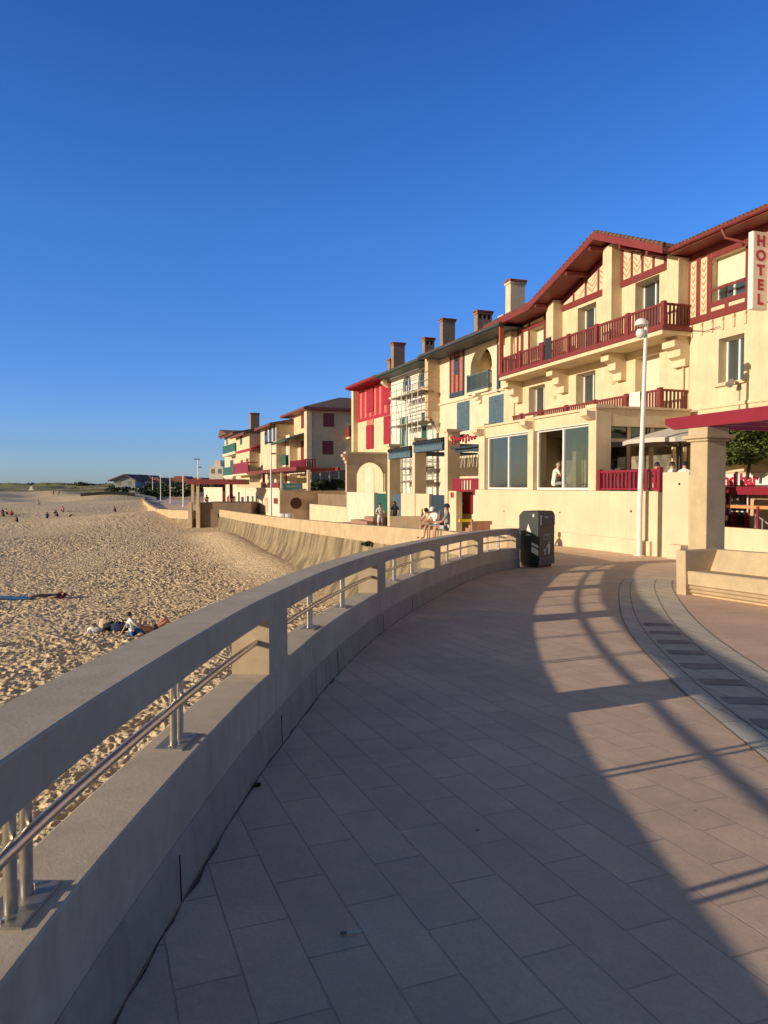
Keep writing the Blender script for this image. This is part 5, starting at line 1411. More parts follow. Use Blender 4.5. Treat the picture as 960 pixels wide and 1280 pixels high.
def tree(label, base, h, R, seed, mat, nleaf, size, group=None, name='tree', trunk=.12):
    t = thing(name, label, 'tree' if name == 'tree' else 'shrub', W0, *base, group=group)
    c = (base[0], base[1], base[2]+h-R[2]*.9); bl = blobset(c, R, 9, seed)
    m = MB(); r = random.Random(seed)
    m.path([(base[0], base[1], base[2]-.1), (base[0]+.1*R[0], base[1], base[2]+h*.35), c], [trunk, trunk*.75, trunk*.3], 8)
    for b in bl[1:6]: m.tube((base[0], base[1], base[2]+h*.35), (b[0], b[1], b[2]), trunk*.5, trunk*.12, k=6)
    m.build('trunk', BARK, t, smooth=True)
    leaves('crown', mat, t, bl, nleaf, size, seed=seed); return t
# glossy tree at the right, in front of the hotel wing
p = A.pt(A.u(934, 565, 1.1), 1.1, zsg1); tree('glossy green tree rising above the and bar shop sign', (p.x, p.y, zsg1-.1), 1.95, (1.55, 1.3, 1.05), 5, LEAF, 9000, .085, trunk=.07)
# veranda shrubs
vb = B.pt(c5-6.4, 1.2, zv0-.3)
for i, (px, lab) in enumerate(((393, 'dark shrub at the sea end of the veranda'), (401, 'bushy shrub in front of the veranda, second from the sea'), (411, 'broad shrub in the middle of the veranda'), (422, 'dry shrub at the inner end of the veranda'))):
    w, z = B.hitu(px, 612, vu-.6); q = B.pt(vu-.6, w, zv0-.2); tree(lab, (q.x, q.y, q.z), 1.5+.3*(i % 2), (.8, .7, .65), 20+i, LEAF if i % 2 else LEAFD, 1100, .12, 'shrubs along the veranda', 'shrub', .04)
# distant trees
far = [(146, 604, 255), (150, 606, 240), (184, 604, 240), (194, 602, 240), (207, 603, 235), (216, 602, 230), (222, 604, 225), (230, 601, 225), (238, 603, 200), (247, 602, 195), (255, 604, 190), (262, 600, 195), (270, 601, 185), (278, 600, 190), (211, 606, 215), (226, 607, 205)]
labs = ['round', 'broad', 'ragged', 'narrow', 'low', 'tall', 'bushy', 'leaning', 'thick', 'small', 'dense', 'spreading', 'dusky', 'uneven', 'squat', 'loose']
refs = ['left of the timber chalet', 'in front of the timber chalet', 'before the long orange roof', 'below the small white gable', 'behind the first lamp pole', 'left of the broad orange roof', 'below the broad orange roof', 'right of the broad orange roof', 'behind the beach kiosk pergola', 'behind the red kiosk roof', 'at the low cream shed', 'under the pale concrete block', 'beside the dark block', 'against the end house', 'before the lamp poles', 'above the promenade hedge']
for i, (px, py, Y) in enumerate(far):
    b = at_y(px, 614, Y); h = at_y(px, py+5, Y).z-b.z; R_ = 2.6+1.2*(i % 3)
    tree(f'{labs[i]} dark green tree {refs[i]}', (b.x, b.y, b.z), h+1, (R_*1.2, R_, max(1.6, h*.55)), 40+i, LEAFD, 500, .5, 'dark trees below the distant houses', trunk=.25)
hed = [(x, 612.5) for x in range(182, 236, 3)]; bl = []
for x, y in hed: q = at_y(x, y, 190); bl.append((q.x, q.y, q.z-.9, 1.6, 1.2, .8))
q = at_y(208, 616, 190); ht = thing('hedge', 'long dark clipped hedge beyond the sea wall', 'hedge', W0, q.x, q.y, q.z); leaves('foliage', LEAFD, ht, bl, 4500, .35, seed=3)
# far wooded ridge at the horizon
bl = []
r = random.Random(3)
for x in np.arange(-15, 160, 1.5):
    q = at_y(x, 606.6+1.2*math.sin(x*.11)+r.uniform(-.4, .4)-(1.2 if 95 < x < 140 else 0), 470); bl.append((q.x, q.y+r.uniform(-8, 8), q.z-.9, 3.5, 3, r.uniform(.9, 1.7)))
q = at_y(70, 608, 470); o = leaves('far_wood', LEAFD, None, bl, 5200, 1.1, seed=9); tag(o, 'low dark wood along the horizon behind the dunes', 'wood', kind='stuff')
# marram grass tussocks on dunes
r_ = np.random.default_rng(4); n = 9000; gy_ = 315+150*r_.random(n); gx_ = -.58*gy_+(.58*gy_-60-.1*gy_)*r_.random(n)
gh = sandz(gx_, gy_); P = []
s_ = .35+.5*r_.random(n); keep = vnoise(gx_, gy_, 9, 22) > .42
P = np.stack([np.stack([gx_-s_*1.3, gy_, gh-.1], 1), np.stack([gx_+s_*1.3, gy_, gh-.1], 1), np.stack([gx_+s_*.7, gy_+.3, gh+s_*.7], 1), np.stack([gx_-s_*.8, gy_+.3, gh+s_*.55], 1)], 1)[keep].reshape(-1, 3)
me = bpy.data.meshes.new('dune_grass'); nn = len(P)//4
me.from_pydata([tuple(x) for x in P], [], [(4*i, 4*i+1, 4*i+2, 4*i+3) for i in range(nn)]); me.materials.append(leafmat('marram grass', (.13, .14, .05), (.22, .20, .085)))
o = bpy.data.objects.new('dune_grass', me); COL.objects.link(o); tag(o, 'dune grass tufts on the far dunes', 'grass', kind='stuff')

# ================================================================== BEACH ACCESS KIOSK (left)
kY = 83.0
k = thing('beach_kiosk', 'concrete stair tower, wall coloured shade brown, with flat red pergola on top at the parapet end', 'stair tower', W0, -20, kY, -3.8)
kx0 = at_y(247, 640, kY).x; kx1 = at_y(312, 640, kY).x; kz1 = at_y(262, 628.5, kY).z; kz1b = at_y(300, 630, kY).z
MB().box(kx0+.1, kx1-.0, kY+.8, kY+8, -4.3, kz1).build('wall', BRNW, k, bevel=.02)  # dark brown base colour carries the shade of the camera-facing side
MB().box(kx0-.3, kx0+.9, kY, kY+.8, -4.3, kz1+.25).build('pillar', CONT, k) if False else None
for px in (236.5, 246.5): x = at_y(px, 640, kY).x; MB().box(x-.22, x+.22, kY+.3, kY+.78, -4.3, at_y(px, 629, kY).z+.1).build('pillar', CONT, k, bevel=.02)
x0_ = at_y(237, 640, kY).x; MB().box(x0_+.3, kx0-.1, kY+1.2, kY+1.4, -4.3, at_y(240, 640, kY).z).build('door', DRK, k)
zk0, zk1 = at_y(266, 605.5, kY).z, at_y(266, 599, kY).z; xr0, xr1 = at_y(235, 600, kY).x, at_y(303, 600, kY).x
rf = MB().box(xr0, xr1, kY-.2, kY+.1, zk0, zk1).box(xr0, xr1, kY+4, kY+4.3, zk0, zk1).box(xr0, xr0+.3, kY+.1, kY+4, zk0, zk1).box(xr1-.3, xr1, kY+.1, kY+4, zk0, zk1).build('pergola_frame', RED, k)
m = MB()
for j in range(12): x = xr0+(xr1-xr0)*(j+.5)/12; m.box(x-.08, x+.08, kY+.1, kY+4, zk0+.1, zk1-.04)
m.build('slats', RED, rf)
for px, yy in ((241, kY+4), (247.5, kY+.35), (280, kY+4), (289, kY+2)): x = at_y(px, 615, yy).x; MB().box(x-.16, x+.16, yy-.16, yy+.16, kz1-.4, zk0).build('post', CONT if px < 250 else RED, k)
u_, z_ = at_y(272.5, 645, kY).x, at_y(272.5, 645, kY).z; MB().tube((u_, kY+.7, z_), (u_, kY+.81, z_), .22, k=14).build('outlet', BLK, k)
# plank ramp on the sand
q = at_z(208, 671, -3.45); solo(MB().prism([(q.x-3.6, -3.75), (q.x+3.4, -3.75), (q.x+3.2, -3.32), (q.x-2.4, -3.42)], q.y-2.2, q.y+2.2, 'w'), 'ramp', CONT, 'pale wooden ramp lying on the sand below the stair tower', 'ramp', (q.x, q.y, -3.75))
# farther sea wall
pp2 = [(-21.5, 84, -1.0), (-25, 89, -1.1), (-29.6, 97, -1.2)]
solo(lin_strip(pp2, [(-.2, 0), (.25, 0), (.25, -1.0), (-.2, -1)]), 'parapet', CONP, 'short sand coloured parapet beyond the stair tower', 'parapet', (-25, 89, -2))
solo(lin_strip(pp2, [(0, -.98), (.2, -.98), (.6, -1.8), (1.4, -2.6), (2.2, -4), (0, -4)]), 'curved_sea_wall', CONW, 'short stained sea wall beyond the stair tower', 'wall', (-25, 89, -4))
pp3 = [(-29.7, 97.2, -1.2), (-38, 120, -1.15), (-52, 160, -1.0), (-68.5, 212, -.7)]
solo(lin_strip(pp3, [(-.2, 0), (.25, 0), (.25, -2.4), (-.2, -2.4)]), 'parapet', CONP, 'far promenade wall running out to the sandy mound', 'parapet', (-45, 140, -3))
P = []
for x in np.linspace(-73, -60, 14): z = float(sandz(np.array([x]), np.array([178.]))[0]); P.append((x, z))
solo(MB().prism([(x, z-.5) for x, z in P]+[(x, z+.75+.03*math.sin(x*3)) for x, z in P[::-1]], 178, 178.3, 'w'), 'sand_fence', BLK, 'dark low sand fence beside the sandy mound', 'fence', (-66, 178, P[7][1]))
# low lifeguard mast, white sign on dune
q = at_y(39, 618, 290); solo(MB().box(q.x-.9, q.x+.9, 290, 290.6, q.z-.6, q.z+2.2).box(q.x-.5, q.x+.5, 290, 290.5, q.z+2.2, q.z+3.2), 'beach_hut', WHI, 'tiny white beach hut on the dune at far left', 'hut', (q.x, 290, q.z-.6))

# ================================================================== LAMP POSTS
def lamp(px, ytop, ybase, base, r0, r1, label, lean=0, head=1, group=None):
    t = thing('street_lamp', label, 'street lamp', W0, base.x, base.y, base.z, group=group)
    tp = at_y(px, ytop, base.y); tp = Vector((base.x+lean, base.y, tp.z))
    MB().tube(base, base+Vector((0, 0, 1.6)), r0*1.05, r0*1.0, k=20).tube(base+Vector((0, 0, 1.6)), tp, r0, r1, k=20).build('pole', POLE, t, smooth=True)
    MB().tube(base-Vector((0, 0, .05)), base+Vector((0, 0, .03)), r0*2.0, k=20).build('base_plate', POLE, t)
    if head == 1:
        c = tp+Vector((-.10, 0, 0))
        MB().tube(tp, tp+Vector((0, 0, .05)), r1*1.3, r1*.6, k=16).tube(tp+Vector((0, 0, -.12)), c+Vector((-.1, 0, -.06)), .03, k=8).build('arm', POLE, t)
        dome = [(.0, .10), (.09, .095), (.16, .05), (.20, -.03), (.205, -.12), (.19, -.125), (.0, -.10)]
        MB().lathe(c+Vector((-.06, 0, .0)), dome, 24).build('lamp_hood', POLE, t, smooth=True)
        gl = [(0, -.11), (.11, -.13), (.15, -.22), (.15, -.30), (.11, -.38), (.04, -.42), (0, -.425)]
        MB().lathe(c+Vector((-.08, 0, -.12)), gl, 24).build('globe', M('white lamp globe', (.75, .74, .7), .25, .02, 5, 0), t, smooth=True)
    elif head == 2:
        MB().box(tp.x-.55, tp.x+.25, tp.y-.12, tp.y+.12, tp.z-.06, tp.z+.06).box(tp.x+.1, tp.x+.5, tp.y-.1, tp.y+.1, tp.z-1.2, tp.z-1.06).build('lamp_head', CHAR, t)
    return t
lb = at_g(799, 693.5); lb.y = 24.3; lb = Vector((at_y(799, 693, 24.3).x, 24.3, g(24.3)))
lamp(806, 402, 693, lb, .088, .055, 'tall cream street lamp in front of the hotel terrace', lean=.14)
b = at_y(339, 645, 75); b.z = g(75); lamp(339, 553, 645, b, .09, .06, 'slim tall lamp with dark arm in front of the far pergola', head=2)
b = at_y(306.5, 640, 95); b.z = g(95); lamp(306.5, 604, 640, b, .07, .05, 'thin short pole before the long white terrace', head=0)
b = at_y(248, 640, 105); b.z = -1.6; lamp(248, 574, 640, b, .11, .06, 'tall pole with small lamps behind the stair tower', head=2)
for px, yt, Y, lab in ((229, 594, 125, 'thin lamp pole nearest the stair tower'), (213, 594, 150, 'thin lamp pole, middle one of the far promenade'), (201, 592, 175, 'farthest thin lamp pole on the promenade'), (191, 596, 205, 'short thin pole beside the orange roof')):
    b = at_y(px, 630, Y); b.z = -1.6; lamp(px, yt, 630, b, .10, .07, lab, head=0, group='thin lamp poles on the far promenade')

# ================================================================== SOLAR BIN
bp = at_g(672.5, 710); ang = math.radians(38)
BF = Frame((bp.x, bp.y), (math.cos(ang), math.sin(ang)))       # u runs along the front face to the right, w goes back-left
bz = g(bp.y); bw_, bd_, bh_ = .66, .68, 1.50
bn = thing('litter_bin', 'black solar compacting litter bin standing at the end of the railing', 'litter bin', BF, 0, 0, bz)
pr = [(0, bz+.10), (bd_, bz+.10), (bd_, bz+bh_-.12), (bd_-.14, bz+bh_), (.06, bz+bh_), (0, bz+bh_-.06)]
MB().prism(pr, .0, bw_, 'u').build('cabinet', CHAR, bn, bevel=.025)
MB().box(.05, bw_-.05, .05, bd_-.05, bz-.0, bz+.1).build('plinth', BLK, bn)
MB().box(.025, bw_-.025, -.02, -.001, bz+.30, bz+bh_-.08).build('front_panel', BLK, bn, bevel=.006)
MB().box(.02, bw_-.02, -.028, -.002, bz+.08, bz+.285).build('base_panel', GRYP, bn, bevel=.008)
MB().box(.10, bw_-.10, -.034, -.029, bz+.13, bz+.16).box(.10, bw_-.10, -.034, -.029, bz+.2, bz+.22).build('grille', BLK, bn)
hp = MB().box(.05, bw_-.05, -.06, -.021, bz+1.12, bz+1.40).build('hopper', GRYP, bn, bevel=.012)
MB().box(.09, bw_-.09, -.065, -.061, bz+1.15, bz+1.30).build('hopper_door', M('dim plastic', (.06, .057, .055), .5), hp)
MB().box(.16, .30, -.075, -.066, bz+1.33, bz+1.35).build('handle', PVC, hp)
lb_ = MB().box(.18, bw_-.2, -.026, -.021, bz+.74, bz+.90).build('label', M('label grey', (.22, .21, .2), .5), bn)
MB().box(.22, .34, -.03, -.0265, bz+.77, bz+.83).box(.38, .42, -.03, -.0265, bz+.77, bz+.88).build('label_marks', BLK, lb_)
m = MB(); cx = .40                                         # white pictogram: figure putting litter into a basket
m.lathe((cx, -.024, bz+.66), [(0, -.028), (.02, -.02), (.028, 0), (.02, .02), (0, .028)], 10)
yy0, yy1 = -.027, -.0215
def poly(p): m.prism(p, yy0, yy1, 'w')
poly([(cx-.035, bz+.48), (cx+.04, bz+.48), (cx+.05, bz+.62), (cx-.03, bz+.62)])
poly([(cx-.03, bz+.34), (cx-.002, bz+.34), (cx+.002, bz+.48), (cx-.03, bz+.48)]); poly([(cx+.012, bz+.34), (cx+.04, bz+.34), (cx+.038, bz+.48), (cx+.004, bz+.48)])
poly([(cx-.03, bz+.61), (cx-.12, bz+.54), (cx-.105, bz+.52), (cx-.025, bz+.57)])
poly([(cx-.20, bz+.49), (cx-.10, bz+.49), (cx-.105, bz+.46), (cx-.195, bz+.46)]); poly([(cx-.19, bz+.35), (cx-.11, bz+.35), (cx-.115, bz+.37), (cx-.185, bz+.37)])
poly([(cx-.195, bz+.46), (cx-.175, bz+.46), (cx-.17, bz+.37), (cx-.185, bz+.37)]); poly([(cx-.105, bz+.46), (cx-.125, bz+.46), (cx-.13, bz+.37), (cx-.115, bz+.37)])
m.build('pictogram', WPAINT, bn)
m = MB()                                                  # white triangle mark and lines on the left side
m.prism([(.24, bz+.93), (.42, bz+.93), (.34, bz+1.16)], -.006, -.001, 'u').prism([(.26, bz+.84), (.42, bz+.84), (.42, bz+.88), (.26, bz+.88)], -.006, -.001, 'u').prism([(.14, bz+1.34), (.19, bz+1.34), (.19, bz+1.42), (.14, bz+1.42)], -.006, -.001, 'u')
m.build('side_marks', WPAINT, bn)

# ================================================================== BENCH, PILLAR, PERGOLA
def gxy(px, py): return at_g(px, py)
fA = gxy(860, 744); fB = gxy(960, 759.5)
fdir = Vector((fA.x-fB.x, fA.y-fB.y)); BE = Frame((fA.x, fA.y), (fdir.x, fdir.y)); gz0 = g(fA.y)    # u>0 away, w towards the sea
bt = thing('stone_bench', 'sand coloured cast concrete bench with high back and end panel around the pillar', 'bench', BE, -2.5, -.4, gz0)
L = 6.5; gzb = g(fA.y)-.02
def slope_g(u): return g(BE.pt(u, 0).y)
m = MB(); P = []
for i in range(14):
    u = -L+(L)*i/13; z = slope_g(u)
    P.append([(u, 0-.10, z-.05), (u, -.10, z+.02)]+[(u, -.10+.06*(j % 2)+.01*j, z+.03+.035*j) for j in range(6)]+[(u, 0, z+.24), (u, .02, z+.43), (u, -.0, z+.45), (u, -.56, z+.43), (u, -.56, z-.05)])
m.grid(P); m.v and m.build('seat', CONT, bt)
BL_ = -.52                                                # back rest, sloped inner face, split by the pillar
wp = .45
pc = at_y(883.2, 620, 14.0); pu = (Vector((pc.x, pc.y, 0))-BE.P).dot(BE.ud); pw_ = (Vector((pc.x, pc.y, 0))-BE.P).dot(BE.wd)
for (a, b) in ((-L, pu-.04), (pu+wp+.05, -.02)):
    if b-a < .1: continue
    P = []
    for i in range(8):
        u = a+(b-a)*i/7; z = slope_g(u); P.append([(u, BL_, z+.30), (u, BL_+.0, z+.45), (u, BL_-.16, z+.82), (u, BL_-.34, z+.82), (u, BL_-.34, z-.05), (u, BL_, z-.05)])
    m = MB().grid([r_+[r_[0]] for r_ in P]); n = len(m.v); m.v += [tuple(q) for q in P[0]]+[tuple(q) for q in P[-1]]; m.f += [tuple(range(n, n+6)), tuple(range(n+6, n+12))]
    m.build('backrest', CONT, bt, bevel=.01)
m = MB().prism([(.05, gz0-.1), (.08, gz0+.82), (-.9, gz0+.82), (-.9, gz0-.1)], 0.0, .24, 'u'); m.build('end_panel', CONT, bt, bevel=.012)
# pillar (square, near corner at px 883) -- aligned with the sea front
PF = Frame((pc.x, pc.y), (-.3405, 1)); pgz = g(14)
pil = thing('pergola_pillar', 'square sand coloured pillar with stepped capital standing behind the bench', 'pillar', PF, .22, -.22, pgz)
zc0 = at_y(883, 551, 14).z; zc1 = at_y(883, 533, 14).z
MB().box(0, wp, -wp, 0, pgz-.1, zc0).build('shaft', CONT, pil, bevel=.012)
MB().box(-.05, wp+.05, -wp-.05, .05, zc0, zc0+.05).box(-.11, wp+.11, -wp-.11, .11, zc0+.052, zc0+.12).box(-.03, wp+.03, -wp-.03, .03, zc0+.12, zc1-.005).build('capital', CONT, pil, bevel=.01)
# red pergola on the pillar
pA = at_y(831, 527, 15.15); pB = at_y(960, 512, 12.65)
dd_ = Vector((pA.x-pB.x, pA.y-pB.y)); PG = Frame((pA.x, pA.y), (dd_.x, dd_.y))
zg0 = at_y(885, 533, 14.05).z; zg1 = at_y(885, 517, 14.05).z
pgl = thing('pergola', 'flat crimson steel pergola roof resting on the square pillar', 'pergola', PG, -3, -1.5, zg0)
MB().prism([(0, zg1), (-8, zg1), (-8, zg0), (-.25, zg0), (0, zg0+.12)], -.10, 0, 'w').build('fascia', CRIM, pgl, bevel=.006)
MB().box(-8, -.05, -3.2, -3.1, zg0, zg1).box(-.13, -.05, -3.1, -.1, zg0+.05, zg1).build('fascia', CRIM, pgl)
for j in range(9): u = -.9-j*.8; MB().box(u-.04, u+.04, -3.1, -.1, zg0+.06, zg1-.03).build('slat', CRIM, pgl)
MB().box(-1.4, -1.0, -.8, -.35, zg0-.14, zg0-.002).build('bearer', CONT, pgl) if False else None

# ================================================================== PARASOL
cP, zP = A.hit(850, 536, 2.2)
um = thing('parasol', 'open grey white parasol on the hotel terrace', 'parasol', A, cP, 2.2, ZTW-.75)
zt_ = A.z(850, 533, 2.2); ze_ = zt_-.5; Rr = 1.95
m = MB(); n = 8; top = (cP, 2.2, zt_+.05)
for i in range(n):
    t0, t1 = 2*PI*i/n, 2*PI*(i+1)/n; pa, pb = (cP+Rr*math.cos(t0), 2.2+Rr*math.sin(t0), ze_), (cP+Rr*math.cos(t1), 2.2+Rr*math.sin(t1), ze_)
    md = ((pa[0]+pb[0])/2, (pa[1]+pb[1])/2, ze_+.04); m.quad(top, pa, md); m.quad(top, md, pb)
    m.quad(pa, md, (md[0], md[1], ze_-.12), (pa[0], pa[1], ze_-.14)); m.quad(md, pb, (pb[0], pb[1], ze_-.14), (md[0], md[1], ze_-.12))
m.build('canopy', FAB, um)
MB().tube((cP, 2.2, ZTW-.75), (cP, 2.2, zt_+.1), .03).build('pole', CHAR, um, smooth=True)
for i in range(n): t0 = 2*PI*i/n; MB().tube((cP, 2.2, ze_-.25), (cP+Rr*.6*math.cos(t0), 2.2+Rr*.6*math.sin(t0), ze_+.14), .01, k=5).build('rib', CHAR, um)
MB().box(cP-.3, cP+.3, 1.9, 2.5, ZTW-.75, ZTW-.68).build('base', CONT, um)

# ================================================================== STEPS
def steps(label, fr, u0, u1, w0, z0, z1, n, run):
    s = thing('steps', label, 'steps', fr, (u0+u1)/2, w0, z0); m = MB()
    for i in range(n): z = z0+(z1-z0)*(i+1)/n; m.box(u0+i*run, u1-i*run*.0, w0-.3, w0+1.4-.0*i, z-(z1-z0)/n if i else z0-.5, z-.001)
    m.build('treads', STEP, s, bevel=.01); return s
a, b = rng_u(B, 437, 476, 650, TWB+.4)
s = thing('steps', 'terracotta steps below the white wall, left flight', 'steps', B, (a+b)/2, TWB, -1.5); m = MB()
for i in range(5): m.box(a+.0, b-i*1.6, TWB-.0, TWB+2.2-.42*i, -1.6+.26*i-.3, -1.6+.26*(i+1)+.3)
m.build('treads', STEP, s, bevel=.01)
a, b = rng_u(B, 588, 607, 650, TWB+.4)
s = thing('steps', 'terracotta steps up to the red door beside the terrace wall', 'steps', B, (a+b)/2, TWB, -1.5); m = MB()
for i in range(6): m.box(a, b-i*.34, TWB-1.8, TWB+1.2-.0*i, -.9+.17*i-.3, -.9+.17*(i+1))
m.build('treads', STEP, s, bevel=.01)
a, b = rng_u(B, 571, 579, 643, TWB-.4)
solo(MB().box(a, b, TWB-.9, TWB-.2, -.12, .02), 'crate', M('yellow plastic', (.70, .55, .04), .5, .05, 5, 0), 'yellow box on top of the steps by the red door', 'box', ((a+b)/2, TWB-.5, -.12), B)
# wide pale planter/low bench beyond the trio
q0 = at_g(500, 655)
solo(MB().box(at_y(488, 650, 40).x, at_y(536, 650, 40).x, 40, 40.5, g(40)-.1, at_y(510, 645.5, 40).z), 'low_wall', CONP, 'low sand coloured wall on the promenade behind the seated group', 'wall', (0, 40, g(40)))
# cigarette butt on the paving
q = at_g(437, 1168); d = Vector((.045, .012, 0))
cb = thing('cigarette_butt', 'pale flattened cigarette butt lying on the paving', 'cigarette butt', W0, q.x, q.y, q.z)
MB().tube(q+Vector((-.012, 0, .008)), q+d+Vector((0, 0, .008)), .0045, k=8).build('paper', M('stained paper', (.8, .72, .55), .9), cb)
MB().tube(q+Vector((-.034, -.006, .008)), q+Vector((-.012, 0, .008)), .006, k=8).build('filter', M('filter cork', (.28, .22, .16), .9), cb)
# weeds in the gap below the railing
for (px, py, lab) in ((322, 983, 'small green weed in the gap at the foot of the railing'),):
    q = at_g(px, py); w_ = thing('weed', lab, 'weed', W0, q.x, q.y, q.z); leaves('foliage', LEAF, w_, [(q.x, q.y, q.z+.012, .025, .02, .012)], 60, .010, seed=2)

# ================================================================== PEOPLE
def person(label, pose, P, heading, scale=1, mats=None, hair=HAIR, group=None, far=False, hat=None, name='person', hairlen=0, lean=0):
    """pose -> joints; one continuous skinned body, hair / cap as child meshes"""
    J = {}
    sp = pose.get('spine', (0, 0))       # forward lean dy per metre, base z
    def V(*a): return Vector(a)
    base = V(*pose['pelvis']); up = V(*pose.get('up', (0, 0, 1))).normalized(); rt = V(1, 0, 0)
    J['pelvis'] = base; J['waist'] = base+up*.17; J['chest'] = base+up*.36+V(*pose.get('bend', (0, 0, 0)))*.5
    cu_ = (up+V(*pose.get('bend2', (0, 0, 0)))).normalized()
    J['collar'] = J['chest']+cu_*.14; J['neck'] = J['collar']+cu_*.07; hd = (cu_+V(*pose.get('nod', (0, 0, 0)))).normalized()
    J['head'] = J['neck']+hd*.09; J['crown'] = J['head']+hd*.10
    for s, k_ in ((-1, 'L'), (1, 'R')):
        J['sh'+k_] = J['collar']+rt*s*.17-cu_*.03
        J['el'+k_] = V(*pose['el'+k_]); J['wr'+k_] = V(*pose['wr'+k_])
        d = (J['wr'+k_]-J['el'+k_]).normalized(); J['pa'+k_] = J['wr'+k_]+d*.08
        J['hip'+k_] = base+rt*s*.09-up*.02
        J['kn'+k_] = V(*pose['kn'+k_]); J['an'+k_] = V(*pose['an'+k_]); J['to'+k_] = V(*pose['to'+k_])
    R_ = dict(pelvis=.135, waist=.12, chest=.145, collar=.10, neck=.05, head=.082, crown=.075)
    RY = dict(pelvis=.105, waist=.095, chest=.11, collar=.08, neck=.05, head=.092, crown=.085)
    for k_ in 'LR': R_.update({'sh'+k_: .062, 'el'+k_: .040, 'wr'+k_: .028, 'pa'+k_: .03, 'hip'+k_: .095, 'kn'+k_: .058, 'an'+k_: .038, 'to'+k_: .034})
    E = [('pelvis', 'waist'), ('waist', 'chest'), ('chest', 'collar'), ('collar', 'neck'), ('neck', 'head'), ('head', 'crown')]
    for k_ in 'LR': E += [('collar', 'sh'+k_), ('sh'+k_, 'el'+k_), ('el'+k_, 'wr'+k_), ('wr'+k_, 'pa'+k_), ('pelvis', 'hip'+k_), ('hip'+k_, 'kn'+k_), ('kn'+k_, 'an'+k_), ('an'+k_, 'to'+k_)]
    ks = list(J); me = bpy.data.meshes.new('b'); me.from_pydata([tuple(J[q]) for q in ks], [(ks.index(a), ks.index(b)) for a, b in E], [])
    ob = bpy.data.objects.new('b', me); COL.objects.link(ob)
    sk = ob.modifiers.new('s', 'SKIN'); sk.use_smooth_shade = True
    for i, q in enumerate(ks):
        sv = me.skin_vertices[0].data[i]; sv.radius = (R_[q], RY.get(q, R_[q])); sv.use_root = (q == 'pelvis')
    ss = ob.modifiers.new('u', 'SUBSURF'); ss.levels = ss.render_levels = 1 if far else 2
    bpy.context.view_layer.update(); bme = bpy.data.meshes.new_from_object(ob.evaluated_get(bpy.context.evaluated_depsgraph_get()))
    bpy.data.objects.remove(ob)
    fw = Vector((0, 1, 0)); fd = (fw-hd*fw.dot(hd)); fd = fd.normalized() if fd.length > .1 else V(0, 0, 1)
    hrt = fd.cross(hd).normalized()
    vs = [v.co.copy() for v in bme.vertices]; fs = [tuple(p.vertices) for p in bme.polygons]
    top, bot, shoe = mats[0], mats[1], mats[2] if len(mats) > 2 else SKIN
    ml = [SKIN if not isinstance(mats[-1], dict) else mats[-1]['skin'], top, bot, shoe]
    seg = {'pelvis-waist': 2, 'waist-chest': 1, 'chest-collar': 1, 'collar-sh': 1}
    def cls(c):
        best, bi = 9, None
        for a, b in E:
            A_, B_ = J[a], J[b]; ab = B_-A_; t = max(0, min(1, (c-A_).dot(ab)/max(1e-6, ab.length_squared))); d = (c-(A_+ab*t)).length-R_[a]*(1-t)-R_[b]*t
            if d < best: best, bi, bt_ = d, (a, b), t
        a, b = bi
        if a in ('pelvis',) and b == 'waist': return 2 if bt_ < .5 else 1
        if a in ('waist', 'chest'): return 1
        if a == 'collar' and b == 'neck': return 0 if bt_ > .3 else 1
        if a == 'collar': return 1
        if a[:2] == 'sh': return 1 if bt_ < (1.1 if pose.get('sleeve') else .6) else 0
        if a == 'pelvis': return 2
        if a[:3] == 'hip': return 2 if bt_ < pose.get('short', .75) else 0
        if a[:2] == 'kn': return 2 if pose.get('long') else 0
        if a[:2] == 'an': return 3
        return 0
    cen = [sum((vs[i] for i in f_), Vector())/len(f_) for f_ in fs]; mi = [cls(c) for c in cen]
    if pose.get('bare'): mi = [0 if x == 1 else x for x in mi]
    def add(mb, m_):
        n = len(vs); vs.extend(Vector(q) for q in mb.v); 
        for f_ in mb.f: fs.append(tuple(n+i for i in f_)); mi.append(m_)
    if not far:
        for s, k_ in ((-1, 'L'), (1, 'R')):            # five fingers per hand
            w, pm_ = J['wr'+k_], J['pa'+k_]; d = (pm_-w).normalized(); sx = d.cross(V(0, 0, 1)); sx = sx.normalized() if sx.length > .1 else V(1, 0, 0); dn = sx.cross(d)
            if dn.z > 0: dn = -dn
            for j, ln in enumerate((.062, .074, .078, .068)):
                o_ = pm_+sx*(-.027+.018*j)-d*.01; add(MB().path([o_, o_+d*ln*.55+dn*.006, o_+d*ln*.9+dn*.024], [.0085, .008, .006], 6), 0)
            o_ = w+d*.03-sx*.026*s; add(MB().path([o_, o_+d*.035-sx*.022*s, o_+d*.062-sx*.024*s], [.0105, .0095, .007], 6), 0)
        hc = J['head']                                    # nose, ears, brow, mouth
        add(MB().path([hc+hd*.045+fd*.088, hc+hd*.012+fd*.112, hc+hd*.004+fd*.09], [.008, .014, .008], 8), 0)
        for s in (-1, 1): add(MB().path([hc+hrt*s*.083+hd*.03, hc+hrt*s*.094+hd*.01-fd*.01, hc+hrt*s*.083-hd*.015], [.008, .013, .007], 6), 0)
    me2 = bpy.data.meshes.new(name); me2.from_pydata([tuple(v) for v in vs], [], fs)
    for m_ in ml: me2.materials.append(m_)
    for i, p_ in enumerate(me2.polygons): p_.material_index = mi[i]; p_.use_smooth = True
    me2.transform(Matrix.Scale(scale, 4))
    o = bpy.data.objects.new(name, me2); COL.objects.link(o); o.location = P; o.rotation_euler = (0, 0, heading)
    tag(o, label, 'person', group); OFF[o.name] = Vector((0, 0, 0))
    def child(nm, mb, mt): c = mb; c.v = [tuple(Vector(q)*scale) for q in c.v]; return c.build(nm, mt, o, smooth=True)
